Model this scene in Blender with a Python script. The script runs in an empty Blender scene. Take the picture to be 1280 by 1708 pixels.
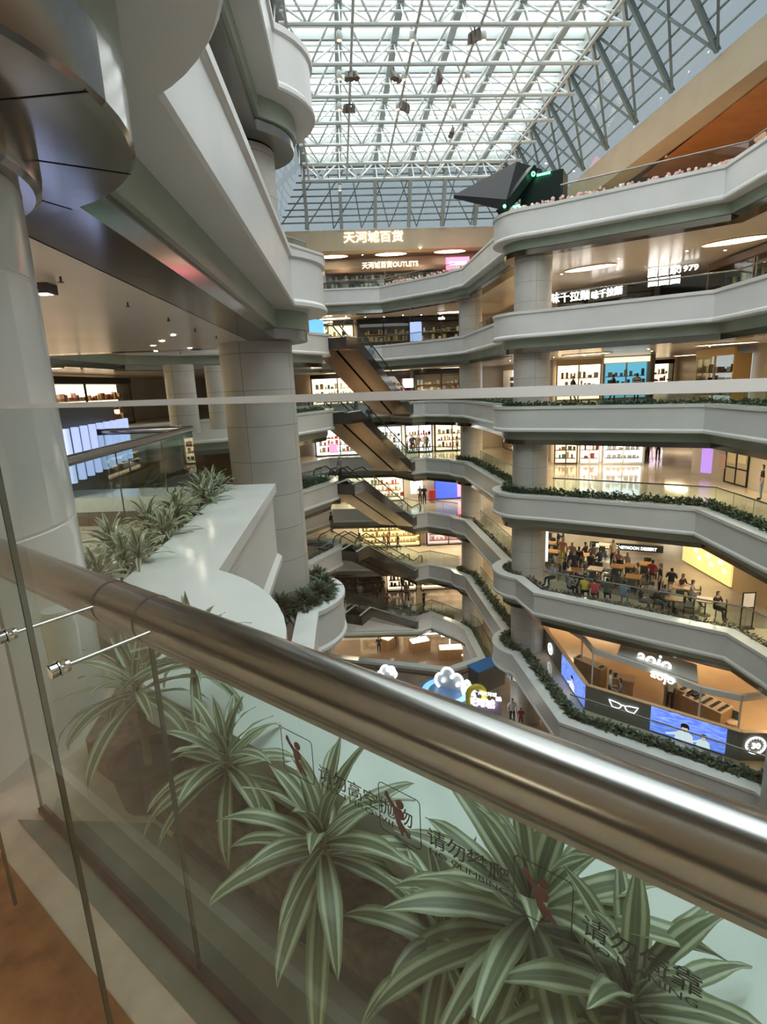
import bpy, bmesh, math, random
from mathutils import Vector, Matrix
from mathutils.geometry import tessellate_polygon
SC = bpy.context.scene
COL = SC.collection
PI = math.pi
rad = math.radians
rng = random.Random(7)

# ------------------------------------------------------------------ camera (eye at the origin, z = 0 is eye level)
F_PX = 915.0
PITCH, ROLL = rad(13.05), rad(-2.555)
_fw = Vector((0, math.cos(PITCH), -math.sin(PITCH)))
_up = Vector((0, math.sin(PITCH), math.cos(PITCH)))
_rt = Vector((1, 0, 0))
CR = math.cos(ROLL) * _rt + math.sin(ROLL) * _up
CU = -math.sin(ROLL) * _rt + math.cos(ROLL) * _up
def ray(px, py):
    return (px - 640) / F_PX * CR - (py - 854) / F_PX * CU + _fw
def PZ(px, py, z):
    d = ray(px, py); return d * (z / d.z)
def PYd(px, py, y):
    d = ray(px, py); return d * (y / d.y)
def PX_(px, py, x):
    d = ray(px, py); return d * (x / d.x)
def PPL(px, py, p, n):
    d = ray(px, py); n = Vector(n); return d * (Vector(p).dot(n) / d.dot(n))

cam = bpy.data.cameras.new('camera'); camo = bpy.data.objects.new('camera', cam); COL.objects.link(camo)
cam.sensor_fit = 'VERTICAL'; cam.sensor_height = 36.0; cam.sensor_width = 27.0
cam.lens = F_PX / 1708 * 36.0
cam.clip_start = 0.02; cam.clip_end = 400
M = Matrix((CR, CU, -_fw)).transposed().to_4x4()
camo.matrix_world = M
SC.camera = camo

# ------------------------------------------------------------------ materials
MATS = {}
def mat(name, col=(.8, .8, .8), rough=.5, metal=0, emit=0, ecol=None, spec=.5, bump=0, bscale=20, noise=None, trans=0):
    if name in MATS: return MATS[name]
    m = bpy.data.materials.new(name); m.use_nodes = True
    nt = m.node_tree; b = nt.nodes['Principled BSDF']
    c4 = (*col, 1)
    b.inputs['Base Color'].default_value = c4
    b.inputs['Roughness'].default_value = rough
    b.inputs['Metallic'].default_value = metal
    b.inputs['Specular IOR Level'].default_value = spec
    if emit:
        b.inputs['Emission Color'].default_value = (*(ecol or col), 1)
        b.inputs['Emission Strength'].default_value = emit
    if noise:
        sc, c2, det = noise
        tc = nt.nodes.new('ShaderNodeTexCoord'); n = nt.nodes.new('ShaderNodeTexNoise')
        n.inputs['Scale'].default_value = sc; n.inputs['Detail'].default_value = det
        r = nt.nodes.new('ShaderNodeValToRGB')
        r.color_ramp.elements[0].position = .35; r.color_ramp.elements[1].position = .68
        r.color_ramp.elements[0].color = c4; r.color_ramp.elements[1].color = (*c2, 1)
        nt.links.new(tc.outputs['Object'], n.inputs['Vector']); nt.links.new(n.outputs['Fac'], r.inputs['Fac'])
        nt.links.new(r.outputs['Color'], b.inputs['Base Color'])
    if bump:
        tc = nt.nodes.new('ShaderNodeTexCoord'); n = nt.nodes.new('ShaderNodeTexNoise'); n.inputs['Scale'].default_value = bscale
        bp = nt.nodes.new('ShaderNodeBump'); bp.inputs['Strength'].default_value = bump; bp.inputs['Distance'].default_value = .02
        nt.links.new(tc.outputs['Object'], n.inputs['Vector']); nt.links.new(n.outputs['Fac'], bp.inputs['Height'])
        nt.links.new(bp.outputs['Normal'], b.inputs['Normal'])
    MATS[name] = m; return m

def brickmat(name, col, mortar, bw, bh, msize, rough=.35, col2=None, offset=0.5, vary=None):
    """stone cladding laid out in UV metres"""
    m = mat(name, col, rough); nt = m.node_tree; b = nt.nodes['Principled BSDF']
    uv = nt.nodes.new('ShaderNodeUVMap')
    br = nt.nodes.new('ShaderNodeTexBrick'); br.offset = offset
    br.inputs['Scale'].default_value = 1; br.inputs['Brick Width'].default_value = bw; br.inputs['Row Height'].default_value = bh
    br.inputs['Mortar Size'].default_value = msize; br.inputs['Mortar Smooth'].default_value = .1
    br.inputs['Color1'].default_value = (*col, 1); br.inputs['Color2'].default_value = (*(col2 or col), 1); br.inputs['Mortar'].default_value = (*mortar, 1)
    nt.links.new(uv.outputs['UV'], br.inputs['Vector'])
    n = nt.nodes.new('ShaderNodeTexNoise'); n.inputs['Scale'].default_value = 1.3; n.inputs['Detail'].default_value = 6
    mx = nt.nodes.new('ShaderNodeMix'); mx.data_type = 'RGBA'; mx.blend_type = 'MULTIPLY'; mx.inputs[0].default_value = .35
    rp = nt.nodes.new('ShaderNodeValToRGB'); rp.color_ramp.elements[0].position = .3; rp.color_ramp.elements[0].color = (*(vary or (.7, .68, .64)), 1); rp.color_ramp.elements[1].position = .6
    nt.links.new(uv.outputs['UV'], n.inputs['Vector']); nt.links.new(n.outputs['Fac'], rp.inputs['Fac'])
    nt.links.new(br.outputs['Color'], mx.inputs[6]); nt.links.new(rp.outputs['Color'], mx.inputs[7])
    nt.links.new(mx.outputs[2], b.inputs['Base Color'])
    return m

def glassmat(name, tint, ior=1.5, rough=0.0, refl=1.0):
    m = bpy.data.materials.new(name); m.use_nodes = True; nt = m.node_tree; nt.nodes.clear()
    o = nt.nodes.new('ShaderNodeOutputMaterial'); t = nt.nodes.new('ShaderNodeBsdfTransparent'); g = nt.nodes.new('ShaderNodeBsdfGlossy')
    t.inputs['Color'].default_value = (*tint, 1); g.inputs['Roughness'].default_value = rough; g.inputs['Color'].default_value = (refl, refl, refl, 1)
    fr = nt.nodes.new('ShaderNodeFresnel'); fr.inputs['IOR'].default_value = ior
    geo = nt.nodes.new('ShaderNodeNewGeometry'); mu = nt.nodes.new('ShaderNodeMath'); mu.operation = 'MULTIPLY'
    inv = nt.nodes.new('ShaderNodeMath'); inv.operation = 'SUBTRACT'; inv.inputs[0].default_value = 1
    nt.links.new(geo.outputs['Backfacing'], inv.inputs[1]); nt.links.new(fr.outputs[0], mu.inputs[0]); nt.links.new(inv.outputs[0], mu.inputs[1])
    mx = nt.nodes.new('ShaderNodeMixShader')
    nt.links.new(mu.outputs[0], mx.inputs['Fac']); nt.links.new(t.outputs[0], mx.inputs[1]); nt.links.new(g.outputs[0], mx.inputs[2])
    nt.links.new(mx.outputs[0], o.inputs['Surface'])
    MATS[name] = m; return m

def leafmat(name, dark, stripe, edge, tr=.25):
    """strap leaf with pale stripes running along it, across = UV u"""
    m = mat(name, dark, .38); nt = m.node_tree; b = nt.nodes['Principled BSDF']
    uv = nt.nodes.new('ShaderNodeUVMap'); sp = nt.nodes.new('ShaderNodeSeparateXYZ'); nt.links.new(uv.outputs['UV'], sp.inputs[0])
    rp = nt.nodes.new('ShaderNodeValToRGB'); e = rp.color_ramp.elements
    e[0].position = 0; e[0].color = (*edge, 1); e[1].position = 1; e[1].color = (*edge, 1)
    for p, c in ((.10, edge), (.17, stripe), (.27, stripe), (.33, dark), (.47, dark), (.5, edge), (.53, dark), (.67, dark), (.73, stripe), (.83, stripe), (.90, edge)):
        q = e.new(p); q.color = (*c, 1)
    nt.links.new(sp.outputs[0], rp.inputs['Fac']); nt.links.new(rp.outputs['Color'], b.inputs['Base Color'])
    return m

W_STONE = mat('white_fascia', (.76, .755, .735), .38, noise=(.6, (.70, .695, .675), 3))
LEDGE_TOP = mat('white_marble_ledge', (.82, .85, .84), .12, noise=(1.5, (.72, .76, .75), 5))
GREEN = mat('pale_green_stone', (.38, .44, .36), .3, noise=(.8, (.31, .37, .30), 4))
STEEL_D = mat('dark_polished_steel', (.30, .285, .265), .16, metal=1, bump=.05, bscale=3)
STEEL = mat('brushed_steel', (.36, .35, .345), .19, metal=1)
CHROME = mat('chrome', (.85, .85, .85), .06, metal=1)
CEIL = mat('beige_ceiling', (.76, .70, .62), .22, noise=(.5, (.70, .64, .56), 3))
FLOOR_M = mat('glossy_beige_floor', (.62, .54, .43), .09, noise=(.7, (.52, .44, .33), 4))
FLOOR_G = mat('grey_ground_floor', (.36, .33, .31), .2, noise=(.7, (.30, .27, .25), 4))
TAN = mat('tan_wall', (.52, .45, .36), .3, noise=(.5, (.44, .38, .29), 3))
SAND = mat('sandstone_band', (.56, .46, .32), .6, noise=(.7, (.50, .40, .27), 5))
BROWN = mat('dark_brown_soffit', (.10, .07, .055), .3)
COLM = brickmat('column_stone', (.62, .595, .55), (.36, .34, .31), 1.42, .92, .012, .35, (.58, .555, .51), 0.0)
COLW = mat('white_pillar_lacquer', (.72, .72, .69), .16)
GLASS = glassmat('pane_glass', (.95, .975, .965), 1.36)
GLASS_I = glassmat('infill_glass', (.82, .885, .855), 1.36)
GLASS_EDGE = mat('glass_edge', (.05, .10, .085), .1, spec=.8)
GLASS_T = glassmat('balustrade_glass', (.82, .88, .86), 1.45)
SKYG = glassmat('skylight_glass', (.95, .97, .965), 1.3)
SKYG2 = glassmat('tinted_skylight_glass', (.078, .09, .096), 1.3)
WTUBE = mat('white_tube', (.62, .65, .64), .4)
GIRD = mat('grey_girder', (.34, .38, .37), .45)
GIRD_D = mat('grey_girder_dark', (.20, .25, .25), .45)
SOIL = mat('bark_soil', (.18, .125, .095), .9, noise=(30, (.08, .05, .04), 8), bump=.6, bscale=40)
BLACK = mat('black', (.012, .012, .013), .5, spec=.25)
DARKG = mat('dark_grey', (.06, .06, .065), .4)
RUBBER = mat('rubber', (.015, .015, .017), .5)

# ------------------------------------------------------------------ mesh builder
class MB:
    def __init__(s): s.v = []; s.f = []; s.m = []; s.uv = []
    def add(s, vs, fs, mi=0, uv=None):
        o = len(s.v); s.v += [Vector(p) for p in vs]
        s.uv += (uv if uv else [(p[0], p[2]) for p in vs])
        for f in fs: s.f.append([o + i for i in f]); s.m.append(mi)
    def box(s, c, sz, az=0, mi=0, R=None):
        x, y, z = sz[0] / 2, sz[1] / 2, sz[2] / 2
        R = R or Matrix.Rotation(az, 3, 'Z'); c = Vector(c)
        vs = [c + R @ Vector((a * x, b * y, d * z)) for d in (-1, 1) for b in (-1, 1) for a in (-1, 1)]
        s.add(vs, [(0, 2, 3, 1), (4, 5, 7, 6), (0, 1, 5, 4), (2, 6, 7, 3), (0, 4, 6, 2), (1, 3, 7, 5)], mi)
    def bar(s, p0, p1, w, h, mi=0):
        p0, p1 = Vector(p0), Vector(p1); d = (p1 - p0); L = d.length
        if L < 1e-6: return
        y = d / L; up = Vector((0, 0, 1)) if abs(y.z) < .95 else Vector((1, 0, 0))
        x = y.cross(up).normalized(); z = x.cross(y)
        s.box((p0 + p1) / 2, (w, L, h), R=Matrix((x, y, z)).transposed(), mi=mi)
    def tube(s, pts, r, n=8, mi=0, caps=True, closed=False):
        pts = [Vector(p) for p in pts]; N = len(pts)
        rs = r if isinstance(r, (list, tuple)) else [r] * N
        vs = []; ref = None
        for i, p in enumerate(pts):
            a = pts[i - 1] if (i > 0 or closed) else p; b = pts[(i + 1) % N] if (i < N - 1 or closed) else p
            t = (b - a).normalized()
            if ref is None: ref = t.cross(Vector((0, 0, 1)) if abs(t.z) < .9 else Vector((1, 0, 0))).normalized()
            ref = (ref - t * ref.dot(t)).normalized(); q = t.cross(ref)
            vs += [p + (ref * math.cos(2 * PI * k / n) + q * math.sin(2 * PI * k / n)) * rs[i] for k in range(n)]
        fs = []
        for i in range(N if closed else N - 1):
            j = (i + 1) % N
            for k in range(n): fs.append((i * n + k, i * n + (k + 1) % n, j * n + (k + 1) % n, j * n + k))
        if caps and not closed: fs += [tuple(range(n - 1, -1, -1)), tuple((N - 1) * n + k for k in range(n))]
        s.add(vs, fs, mi)
    def lathe(s, c, prof, n=32, a0=0, a1=2 * PI, mi=0, R=None):
        c = Vector(c); vs = []; uv = []; m = len(prof); full = abs(a1 - a0 - 2 * PI) < 1e-6
        for i in range(n + 1):
            a = a0 + (a1 - a0) * i / n
            for (r, z) in prof:
                p = Vector((r * math.cos(a), r * math.sin(a), z))
                vs.append(c + (R @ p if R else p)); uv.append((a * max(prof[0][0], .01), z))
        fs = [(i * m + j, (i + 1) * m + j, (i + 1) * m + j + 1, i * m + j + 1) for i in range(n) for j in range(m - 1)]
        s.add(vs, fs, mi, uv)
    def sphere(s, c, r, n=10, m=6, mi=0, sc=(1, 1, 1)):
        c = Vector(c); vs = []; fs = []
        for j in range(m + 1):
            t = PI * j / m
            for i in range(n):
                a = 2 * PI * i / n; vs.append(c + Vector((r * math.sin(t) * math.cos(a) * sc[0], r * math.sin(t) * math.sin(a) * sc[1], r * math.cos(t) * sc[2])))
        for j in range(m):
            for i in range(n): fs.append((j * n + i, (j + 1) * n + i, (j + 1) * n + (i + 1) % n, j * n + (i + 1) % n))
        s.add(vs, fs, mi)
    def quad(s, a, b, c, d, mi=0): s.add([a, b, c, d], [(0, 1, 2, 3)], mi, [(0, 0), (1, 0), (1, 1), (0, 1)])
    def prism(s, pts, n, t, mi=0):
        """flat outline given thickness t along n"""
        pts = [Vector(p) for p in pts]; n = Vector(n); k = len(pts)
        tri = tessellate_polygon([pts])
        vs = pts + [p + n * t for p in pts]
        s.add(vs, [tuple(reversed(q)) for q in tri] + [tuple(i + k for i in q) for q in tri] + [(i, (i + 1) % k, (i + 1) % k + k, i + k) for i in range(k)], mi)
    def build(s, name, mats, parent=None, smooth=None, fix=False):
        me = bpy.data.meshes.new(name)
        base = Vector((0, 0, 0))
        if parent is not None: base = wloc(parent)
        me.from_pydata([tuple(p - base) for p in s.v], [], s.f)
        mats = mats if isinstance(mats, (list, tuple)) else [mats]
        for m in mats: me.materials.append(m)
        me.polygons.foreach_set('material_index', s.m)
        ul = me.uv_layers.new(name='UVMap')
        li = [0] * len(me.loops); me.loops.foreach_get('vertex_index', li)
        flat = []
        for i in li: flat += s.uv[i]
        ul.data.foreach_set('uv', flat)
        if fix:
            bm = bmesh.new(); bm.from_mesh(me); bmesh.ops.recalc_face_normals(bm, faces=bm.faces); bm.to_mesh(me); bm.free()
        me.update()
        if smooth is not None:
            me.shade_smooth(); me.set_sharp_from_angle(angle=rad(smooth))
        o = bpy.data.objects.new(name, me); COL.objects.link(o)
        if parent is not None: o.parent = parent
        return o

LOCS = {}
def wloc(o):
    p = o.location.copy()
    while o.parent is not None: o = o.parent; p += o.location
    return p
USED = {}
def tag(o, label, cat, group=None, kind=None):
    o['label'] = label; o['category'] = cat
    if group: o['group'] = group
    if kind: o['kind'] = kind
    return o
def thing(name, label, cat, loc=(0, 0, 0), group=None):
    o = bpy.data.objects.new(name, None); COL.objects.link(o); o.location = loc; o.empty_display_size = .1
    return tag(o, label, cat, group)
def struct(o, label=None, cat=None):
    o['kind'] = 'structure'
    if label: o['label'] = label
    if cat: o['category'] = cat
    return o
def dup(root, loc=None, label=None, rotz=None, group=None):
    r = root.copy(); COL.objects.link(r)
    if loc is not None: r.location = loc
    if rotz is not None: r.rotation_euler = (0, 0, rotz)
    if label: r['label'] = label
    if group: r['group'] = group
    for ch in list(root.children):
        c = ch.copy(); COL.objects.link(c); c.parent = r
        for g in list(ch.children):
            d = g.copy(); COL.objects.link(d); d.parent = c
    return r

# ------------------------------------------------------------------ path helpers (clockwise void outline; void on the right)
def arc(c, R, a0, a1, n):
    return [Vector((c[0] + R * math.cos(rad(a0 + (a1 - a0) * i / n)), c[1] + R * math.sin(rad(a0 + (a1 - a0) * i / n)))) for i in range(n + 1)]
def offset(path, off, closed=True):
    N = len(path); out = []
    for i, p in enumerate(path):
        a = path[i - 1] if (i > 0 or closed) else None; b = path[(i + 1) % N] if (i < N - 1 or closed) else None
        ns = []
        if a is not None: d = (p - a).normalized(); ns.append(Vector((d.y, -d.x)))
        if b is not None: d = (b - p).normalized(); ns.append(Vector((d.y, -d.x)))
        if len(ns) == 1: n = ns[0]; k = 1
        else:
            n = (ns[0] + ns[1]); n = n.normalized() if n.length > 1e-6 else ns[0]
            k = 1 / max(n.dot(ns[0]), .55)
        out.append(p + n * (off * k))
    return out
def sweep(mb, path, prof, closed=True, mi=0, z0=0):
    N = len(path); rows = [offset(path, o, closed) for (o, z) in prof]; m = len(prof)
    L = [0]
    for i in range(1, N + 1): L.append(L[-1] + (path[i % N] - path[i - 1]).length)
    vs = []; uv = []
    cnt = N + 1 if closed else N
    for i in range(cnt):
        d = 0
        for j in range(m):
            q = rows[j][i % N]; vs.append(Vector((q.x, q.y, z0 + prof[j][1])))
            if j: d += math.hypot(prof[j][0] - prof[j - 1][0], prof[j][1] - prof[j - 1][1])
            uv.append((L[i], -d))
    fs = []
    for i in range(cnt - 1):
        for j in range(m - 1): fs.append((i * m + j, i * m + j + 1, (i + 1) * m + j + 1, (i + 1) * m + j))
    mb.add(vs, fs, mi, uv)
def slab_with_hole(mb, outer, holes, z, up=True, mi=0):
    """flat polygon outer minus holes"""
    bm = bmesh.new(); es = []
    for loop in [outer] + holes:
        vs = [bm.verts.new((p[0], p[1], z)) for p in loop]
        es += [bm.edges.new((vs[i], vs[(i + 1) % len(vs)])) for i in range(len(vs))]
    bmesh.ops.triangle_fill(bm, use_beauty=True, use_dissolve=False, edges=es, normal=(0, 0, 1 if up else -1))
    bm.verts.index_update(); bm.verts.ensure_lookup_table()
    vs = [v.co.copy() for v in bm.verts]; fs = []
    for f in bm.faces:
        idx = [v.index for v in f.verts]
        if (f.normal.z > 0) != up: idx.reverse()
        fs.append(idx)
    bm.free()
    mb.add(vs, fs, mi, [(p.x, p.y) for p in vs])
# ------------------------------------------------------------------ levels
H = 4.5
def LZ(k): return -1.36 + H * (k - 4)          # top of the ledge of level k (4 = where the viewer stands)
def FZ(k): return LZ(k) - .34                   # walking floor
def CZ(k): return LZ(k + 1) - 1.935              # ceiling above level k
CMAIN, CFAR, CLEFT, CNEAR = (8.0, 29.3), (7.05, 42.6), (-3.2, 15.2), (-2.45, 2.6)
NV = Vector((.617, .787)); UV_ = Vector((.787, -.617))   # near railing: outward normal, direction
def near(t, perp): return NV * perp + UV_ * t
V2 = lambda x, y: Vector((x, y))
def void_path(k):
    P = []
    P += [V2(-6.5, 43.8), V2(-4.4, 46.7)]
    if k >= 5: P += [V2(.45, 46.6), V2(5.3, 42.2)]
    else: P += [V2(.7, 46.2), V2(2.4, 43.4), V2(3.6, 43.9), V2(5.3, 42.4)]
    P += [V2(5.5, 41.5), V2(6.2, 40.7)]
    a1 = {1: 232, 2: 236}.get(k, 250)
    P += arc(CMAIN, 1.93, 124, a1, 14)
    if k >= 3: P += [V2(8.2, 27.0), V2(13.7, 23.3), V2(13.5, 18.5)]
    elif k == 2: P += [V2(7.3, 25.6), V2(13.7, 20.4), V2(13.9, 18.4)]
    else: P += [V2(7.4, 21.5), V2(13.0, 16.9), V2(13.4, 14)]
    P += [V2(13.6, 4), V2(13.6, -4)]
    P += [V2(*near(9, 1.0 if k == 5 else 1.75))]
    P += arc(CNEAR, 1.83, -23 if k == 5 else 5, 54, 14 if k == 5 else 8)
    if k == 4: P += [V2(-1.64, 8.0), V2(-9.5, 8.5), V2(-11.5, 10.5), V2(-11.5, 27), V2(-10, 29), V2(-4.7, 31.2)]
    else:
        P += arc(CLEFT, 1.9, -48, 58, 12)
        if k == 5: P += [V2(-5, 17.2), V2(-11.5, 16.6), V2(-11.5, 27), V2(-10, 29), V2(-4.7, 31.2)]
        else: P += [V2(-4.9, 20), V2(-4.9, 31.2)]
    P += [V2(-2.9, 34.8), V2(-3.0, 36.8), V2(-6.5, 38.2)]
    # closed outline runs: far-left -> far -> right -> near -> left (clockwise)
    return P
OUTER = [V2(-17, 58), V2(27, 58), V2(27, -9), V2(-17, -9)]
PATHS = {k: void_path(k) for k in range(1, 7)}
PATHS[0] = [V2(-4.5, 43.5), V2(2.7, 43.2), V2(3.7, 43.9), V2(5.4, 41.9), V2(6.1, 40.6), V2(6.35, 36.0), V2(4.0, 34.8), V2(-4.5, 37.5)]
P_PROF = [(-.5, -.34), (-.5, 0), (.06, 0), (.06, -.13), (.02, -.17), (0, -.18), (0, -1.06), (.03, -1.09), (.06, -1.13), (.06, -1.21), (.03, -1.25), (-.45, -1.25)]
names = {6: 'sixth', 5: 'fifth', 4: 'fourth', 3: 'third', 2: 'second', 1: 'first', 0: 'ground'}
tn = 0
for k in range(0, 7):
    P = PATHS[k]; z = LZ(k); closed = True
    PR = [(-.63, -.34), (-.63, 0)] + P_PROF[2:] if k == 4 else P_PROF
    mb = MB(); sweep(mb, P, PR[1:3], True, 1, z); sweep(mb, P, PR[2:], True, 0, z)
    sweep(mb, P, PR[:2], True, 1, z)
    tn += 1
    struct(mb.build('trim_%d' % tn, [W_STONE, LEDGE_TOP], smooth=35))
    mb = MB(); sweep(mb, P, [(-.45, -1.25), (-.45, -1.68), (-.55, -1.68)], True, 0, z); tn += 1
    struct(mb.build('trim_%d' % tn, GREEN, smooth=35))
    mb = MB(); sweep(mb, P, [(-.52, -1.68), (-.52, -1.93), (-1.2, -1.93)], True, 0, z); tn += 1
    struct(mb.build('trim_%d' % tn, STEEL_D, smooth=35))
    # floor and the ceiling below it
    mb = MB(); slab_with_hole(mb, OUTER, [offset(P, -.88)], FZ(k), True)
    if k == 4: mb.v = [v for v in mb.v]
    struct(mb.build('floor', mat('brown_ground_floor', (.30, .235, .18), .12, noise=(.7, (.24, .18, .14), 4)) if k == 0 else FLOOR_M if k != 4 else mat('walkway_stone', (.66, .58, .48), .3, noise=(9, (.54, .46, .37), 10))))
    mb = MB(); sweep(mb, P, [(-.5, -.2), (-.88, -.2), (-.88, -.34)], True, 0, z)
    struct(mb.build('floor', SOIL))
    mb = MB(); slab_with_hole(mb, OUTER, [offset(P, -1.19)], z - 1.935, False)
    struct(mb.build('ceiling', CEIL))
# basement floor and the top storey ceiling
mb = MB(); mb.box((2, 38, FZ(-1) - .1), (24, 24, .2)); struct(mb.build('floor', FLOOR_M))
# outer walls of the block
WTOP, WBOT = 12.3, FZ(-1)
def wallbox(name, a, b, z0, z1, m, t=.3):
    mb = MB(); a, b = Vector((*a, 0)), Vector((*b, 0)); d = (b - a)
    mb.box(((a.x + b.x) / 2, (a.y + b.y) / 2, (z0 + z1) / 2), (d.length, t, z1 - z0), az=math.atan2(d.y, d.x))
    return struct(mb.build(name, m))
CZT = 10.77
wallbox('wall_far', (-17, 51.7), (27, 51.7), WBOT, CZT, TAN)
wallbox('wall_right', (12.6, 51.5), (12.9, 41.0), WBOT, CZT, TAN)
wallbox('wall_corner', (12.75, 41.0), (19.0, 39.2), WBOT, CZT, TAN)
wallbox('wall_right', (19.15, 39.2), (19.6, 51.5), WBOT, CZT, TAN)
wallbox('wall_right', (19.6, 34.0), (19.6, -9), WBOT, CZT, TAN)
wallbox('wall_right', (19.75, 34.0), (27, 34.0), WBOT, CZT, TAN)
wallbox('wall_right', (27, 34.2), (27, 51.5), WBOT, CZT, TAN)
wallbox('wall_left', (-17, -9), (-17, 51.5), WBOT, CZT, TAN)
wallbox('wall_near', (-16.8, -9), (19.4, -9), WBOT, CZT, mat('grey_stone_wall', (.34, .35, .34), .4, noise=(.5, (.28, .29, .28), 4)))

# ------------------------------------------------------------------ upper hall: sandstone bands, brown soffit, skylight
BZ0, BZ1 = 10.75, 12.3
U = Vector((-.068, .9977)); Wd = Vector((.9977, .068))
def bw(w, u): q = Wd * w + U * u; return q   # building axes -> xy
# band corners in building axes
BL, BR, BF, BN = -4.2, 16.0, 48.4, -9
ring = [bw(BL, BN), bw(BL, BF), bw(BR, BF), bw(BR, BN)]
def hip_ring(d): return [bw(BL + d, BN), bw(BL + d, BF - d), bw(BR - d, BF - d), bw(BR - d, BN)]
for nm, a, b in (('wall_left', ring[0], ring[1]), ('wall_far', ring[1], ring[2]), ('wall_right', ring[2], ring[3])):
    mb = MB(); d = b - a; n = Vector((-d.y, d.x)).normalized()
    c = (a + b) / 2 + n * .6
    mb.box((c.x, c.y, (BZ0 + BZ1) / 2), (d.length + (1.2 if nm == 'wall_far' else 0), 1.2, BZ1 - BZ0), az=math.atan2(d.y, d.x))
    struct(mb.build(nm, SAND))
mb = MB(); slab_with_hole(mb, OUTER, [[r + (r - bw(6, 20)).normalized() * .9 for r in ring]], BZ0 + .02, False)
struct(mb.build('ceiling', BROWN))
ZT = 16.4; HD = 2.6
top = hip_ring(HD)
# skylight panes
mb = MB(); 
y0, y1 = BN, BF - HD; x0, x1 = BL + HD, BR - HD
def q3(w, u, z): p = bw(w, u); return Vector((p.x, p.y, z))
mb.quad(q3(x0, y0, ZT + .35), q3(x1, y0, ZT + .35), q3(x1, y1, ZT + .35), q3(x0, y1, ZT + .35))
struct(mb.build('window_1', SKYG))
mb = MB()
mb.quad(q3(BL, BF, BZ1), q3(BR, BF, BZ1), q3(x1, y1, ZT + .3), q3(x0, y1, ZT + .3))
struct(mb.build('window_2', SKYG2))
mb = MB(); mb.quad(q3(BR, BF, BZ1), q3(BR, BN, BZ1), q3(x1, y0, ZT + .3), q3(x1, y1, ZT + .3)); struct(mb.build('window_3', SKYG2))
mb = MB(); mb.quad(q3(BL, BN, BZ1), q3(BL, BF, BZ1), q3(x0, y1, ZT + .3), q3(x0, y0, ZT + .3)); struct(mb.build('window_4', SKYG2))
mb = MB(); mb.quad(q3(BL, BN, BZ1), q3(BR, BN, BZ1), q3(x1, y0, ZT + .3), q3(x0, y0, ZT + .3)); struct(mb.build('window_5', SKYG2))
# long girders along the hall
GX = [bw_ for bw_ in (.93 - 2.72, .93, 3.65, 6.37, 9.1, 11.8)]
NX = len(GX)
for i, w in enumerate(GX):
    mb = MB(); mb.bar(q3(w, y0, ZT), q3(w, y1, ZT), .34, .5)
    mb.bar(q3(w, y1, ZT), q3(w, BF - .1, BZ1 + .1), .26, .4)
    tag(mb.build('roof_girder', GIRD), 'long grey box girder running under the glass roof towards the far end', 'roof girder', 'long grey girders of the glass roof')
PU = [y0 + 1.0 + 2.93 * i for i in range(20) if y0 + 1.0 + 2.93 * i < y1 + .1]
PU = [y1 - 2.93 * i for i in range(19)]
zb = ZT - 1.75
first = None
for i, u in enumerate(PU):
    if u < 12: continue
    mb = MB()
    mb.bar(q3(x0, u, ZT + .12), q3(x1, u, ZT + .12), .2, .3, 1)
    ub = u - 1.46
    mb.tube([q3(x0, ub, zb), q3(x1, ub, zb)], .1, 8)
    mb.tube([q3(x0, u - .72, ZT + .16), q3(x1, u - .72, ZT + .16)], .07, 6); mb.tube([q3(x0, u - 2.2, ZT + .16), q3(x1, u - 2.2, ZT + .16)], .07, 6)
    mb.tube([q3(x0, u - .5, ZT - .75), q3(x1, u - .5, ZT - .75)], .05, 6)
    for w in GX:
        for dx in (-1.36, 1.36):
            if x0 - .2 < w + dx < x1 + .2:
                for uu in (u, u - 2.93):
                    mb.tube([q3(w, uu, ZT - .1), q3(w + dx, ub, zb)], .06, 6)
        mb.tube([q3(w, u, ZT - .1), q3(w, ub, zb)], .035, 6)
    tag(mb.build('roof_truss', [WTUBE, GIRD], smooth=40), 'white tubular lattice truss crossing the hall under the skylight', 'roof truss', 'white tubular trusses of the glass roof')
for w in [x0 + 1.36 + 2.72 * i - 1.05 for i in range(6)]:
    mb = MB(); mb.tube([q3(w, 12, zb), q3(w, y1 - 1.4, zb)], .07, 8)
    tag(mb.build('roof_chord', WTUBE, smooth=40), 'white tube running lengthwise along the underside of the roof trusses', 'roof chord', 'lengthwise white tubes under the roof trusses')
# edge beams and braces of the sloping side glazing
mb = MB()
for z_, e in ((ZT - .1, hip_ring(HD)),):
    for a, b in zip(e[:-1], e[1:]): mb.bar((a.x, a.y, z_), (b.x, b.y, z_), .35, .6)
tag(mb.build('roof_edge_beam', GIRD), 'pale grey edge beam where the flat skylight meets the sloping glazing', 'roof beam')
mb = MB()
for i in range(12):
    u0 = 12 + i * 3.1; u1 = u0 + 3.1
    for (a, b) in ((0, 1), (1, 0)):
        A = q3(BR - .1, u0, BZ1 + .1).lerp(q3(x1, u0, ZT), a); B = q3(BR - .1, u1, BZ1 + .1).lerp(q3(x1, u1, ZT), b)
        mb.bar(A, B, .10, .12)
    mb.bar(q3(BR - .1, u0, BZ1 + .1), q3(x1, u0, ZT), .18, .2)
for t in (.12, .25, .37, .5, .62, .75, .87):
    mb.bar(q3(BR - .05, 12, BZ1).lerp(q3(x1, 12, ZT + .25), t), q3(BR - .05, BF, BZ1).lerp(q3(x1, y1, ZT + .25), t), .06, .07)
tag(mb.build('glazing_braces', GIRD_D), 'grey steel cross braces behind the sloping glass above the right sandstone band', 'roof braces')
mb = MB()
nf = 9
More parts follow.
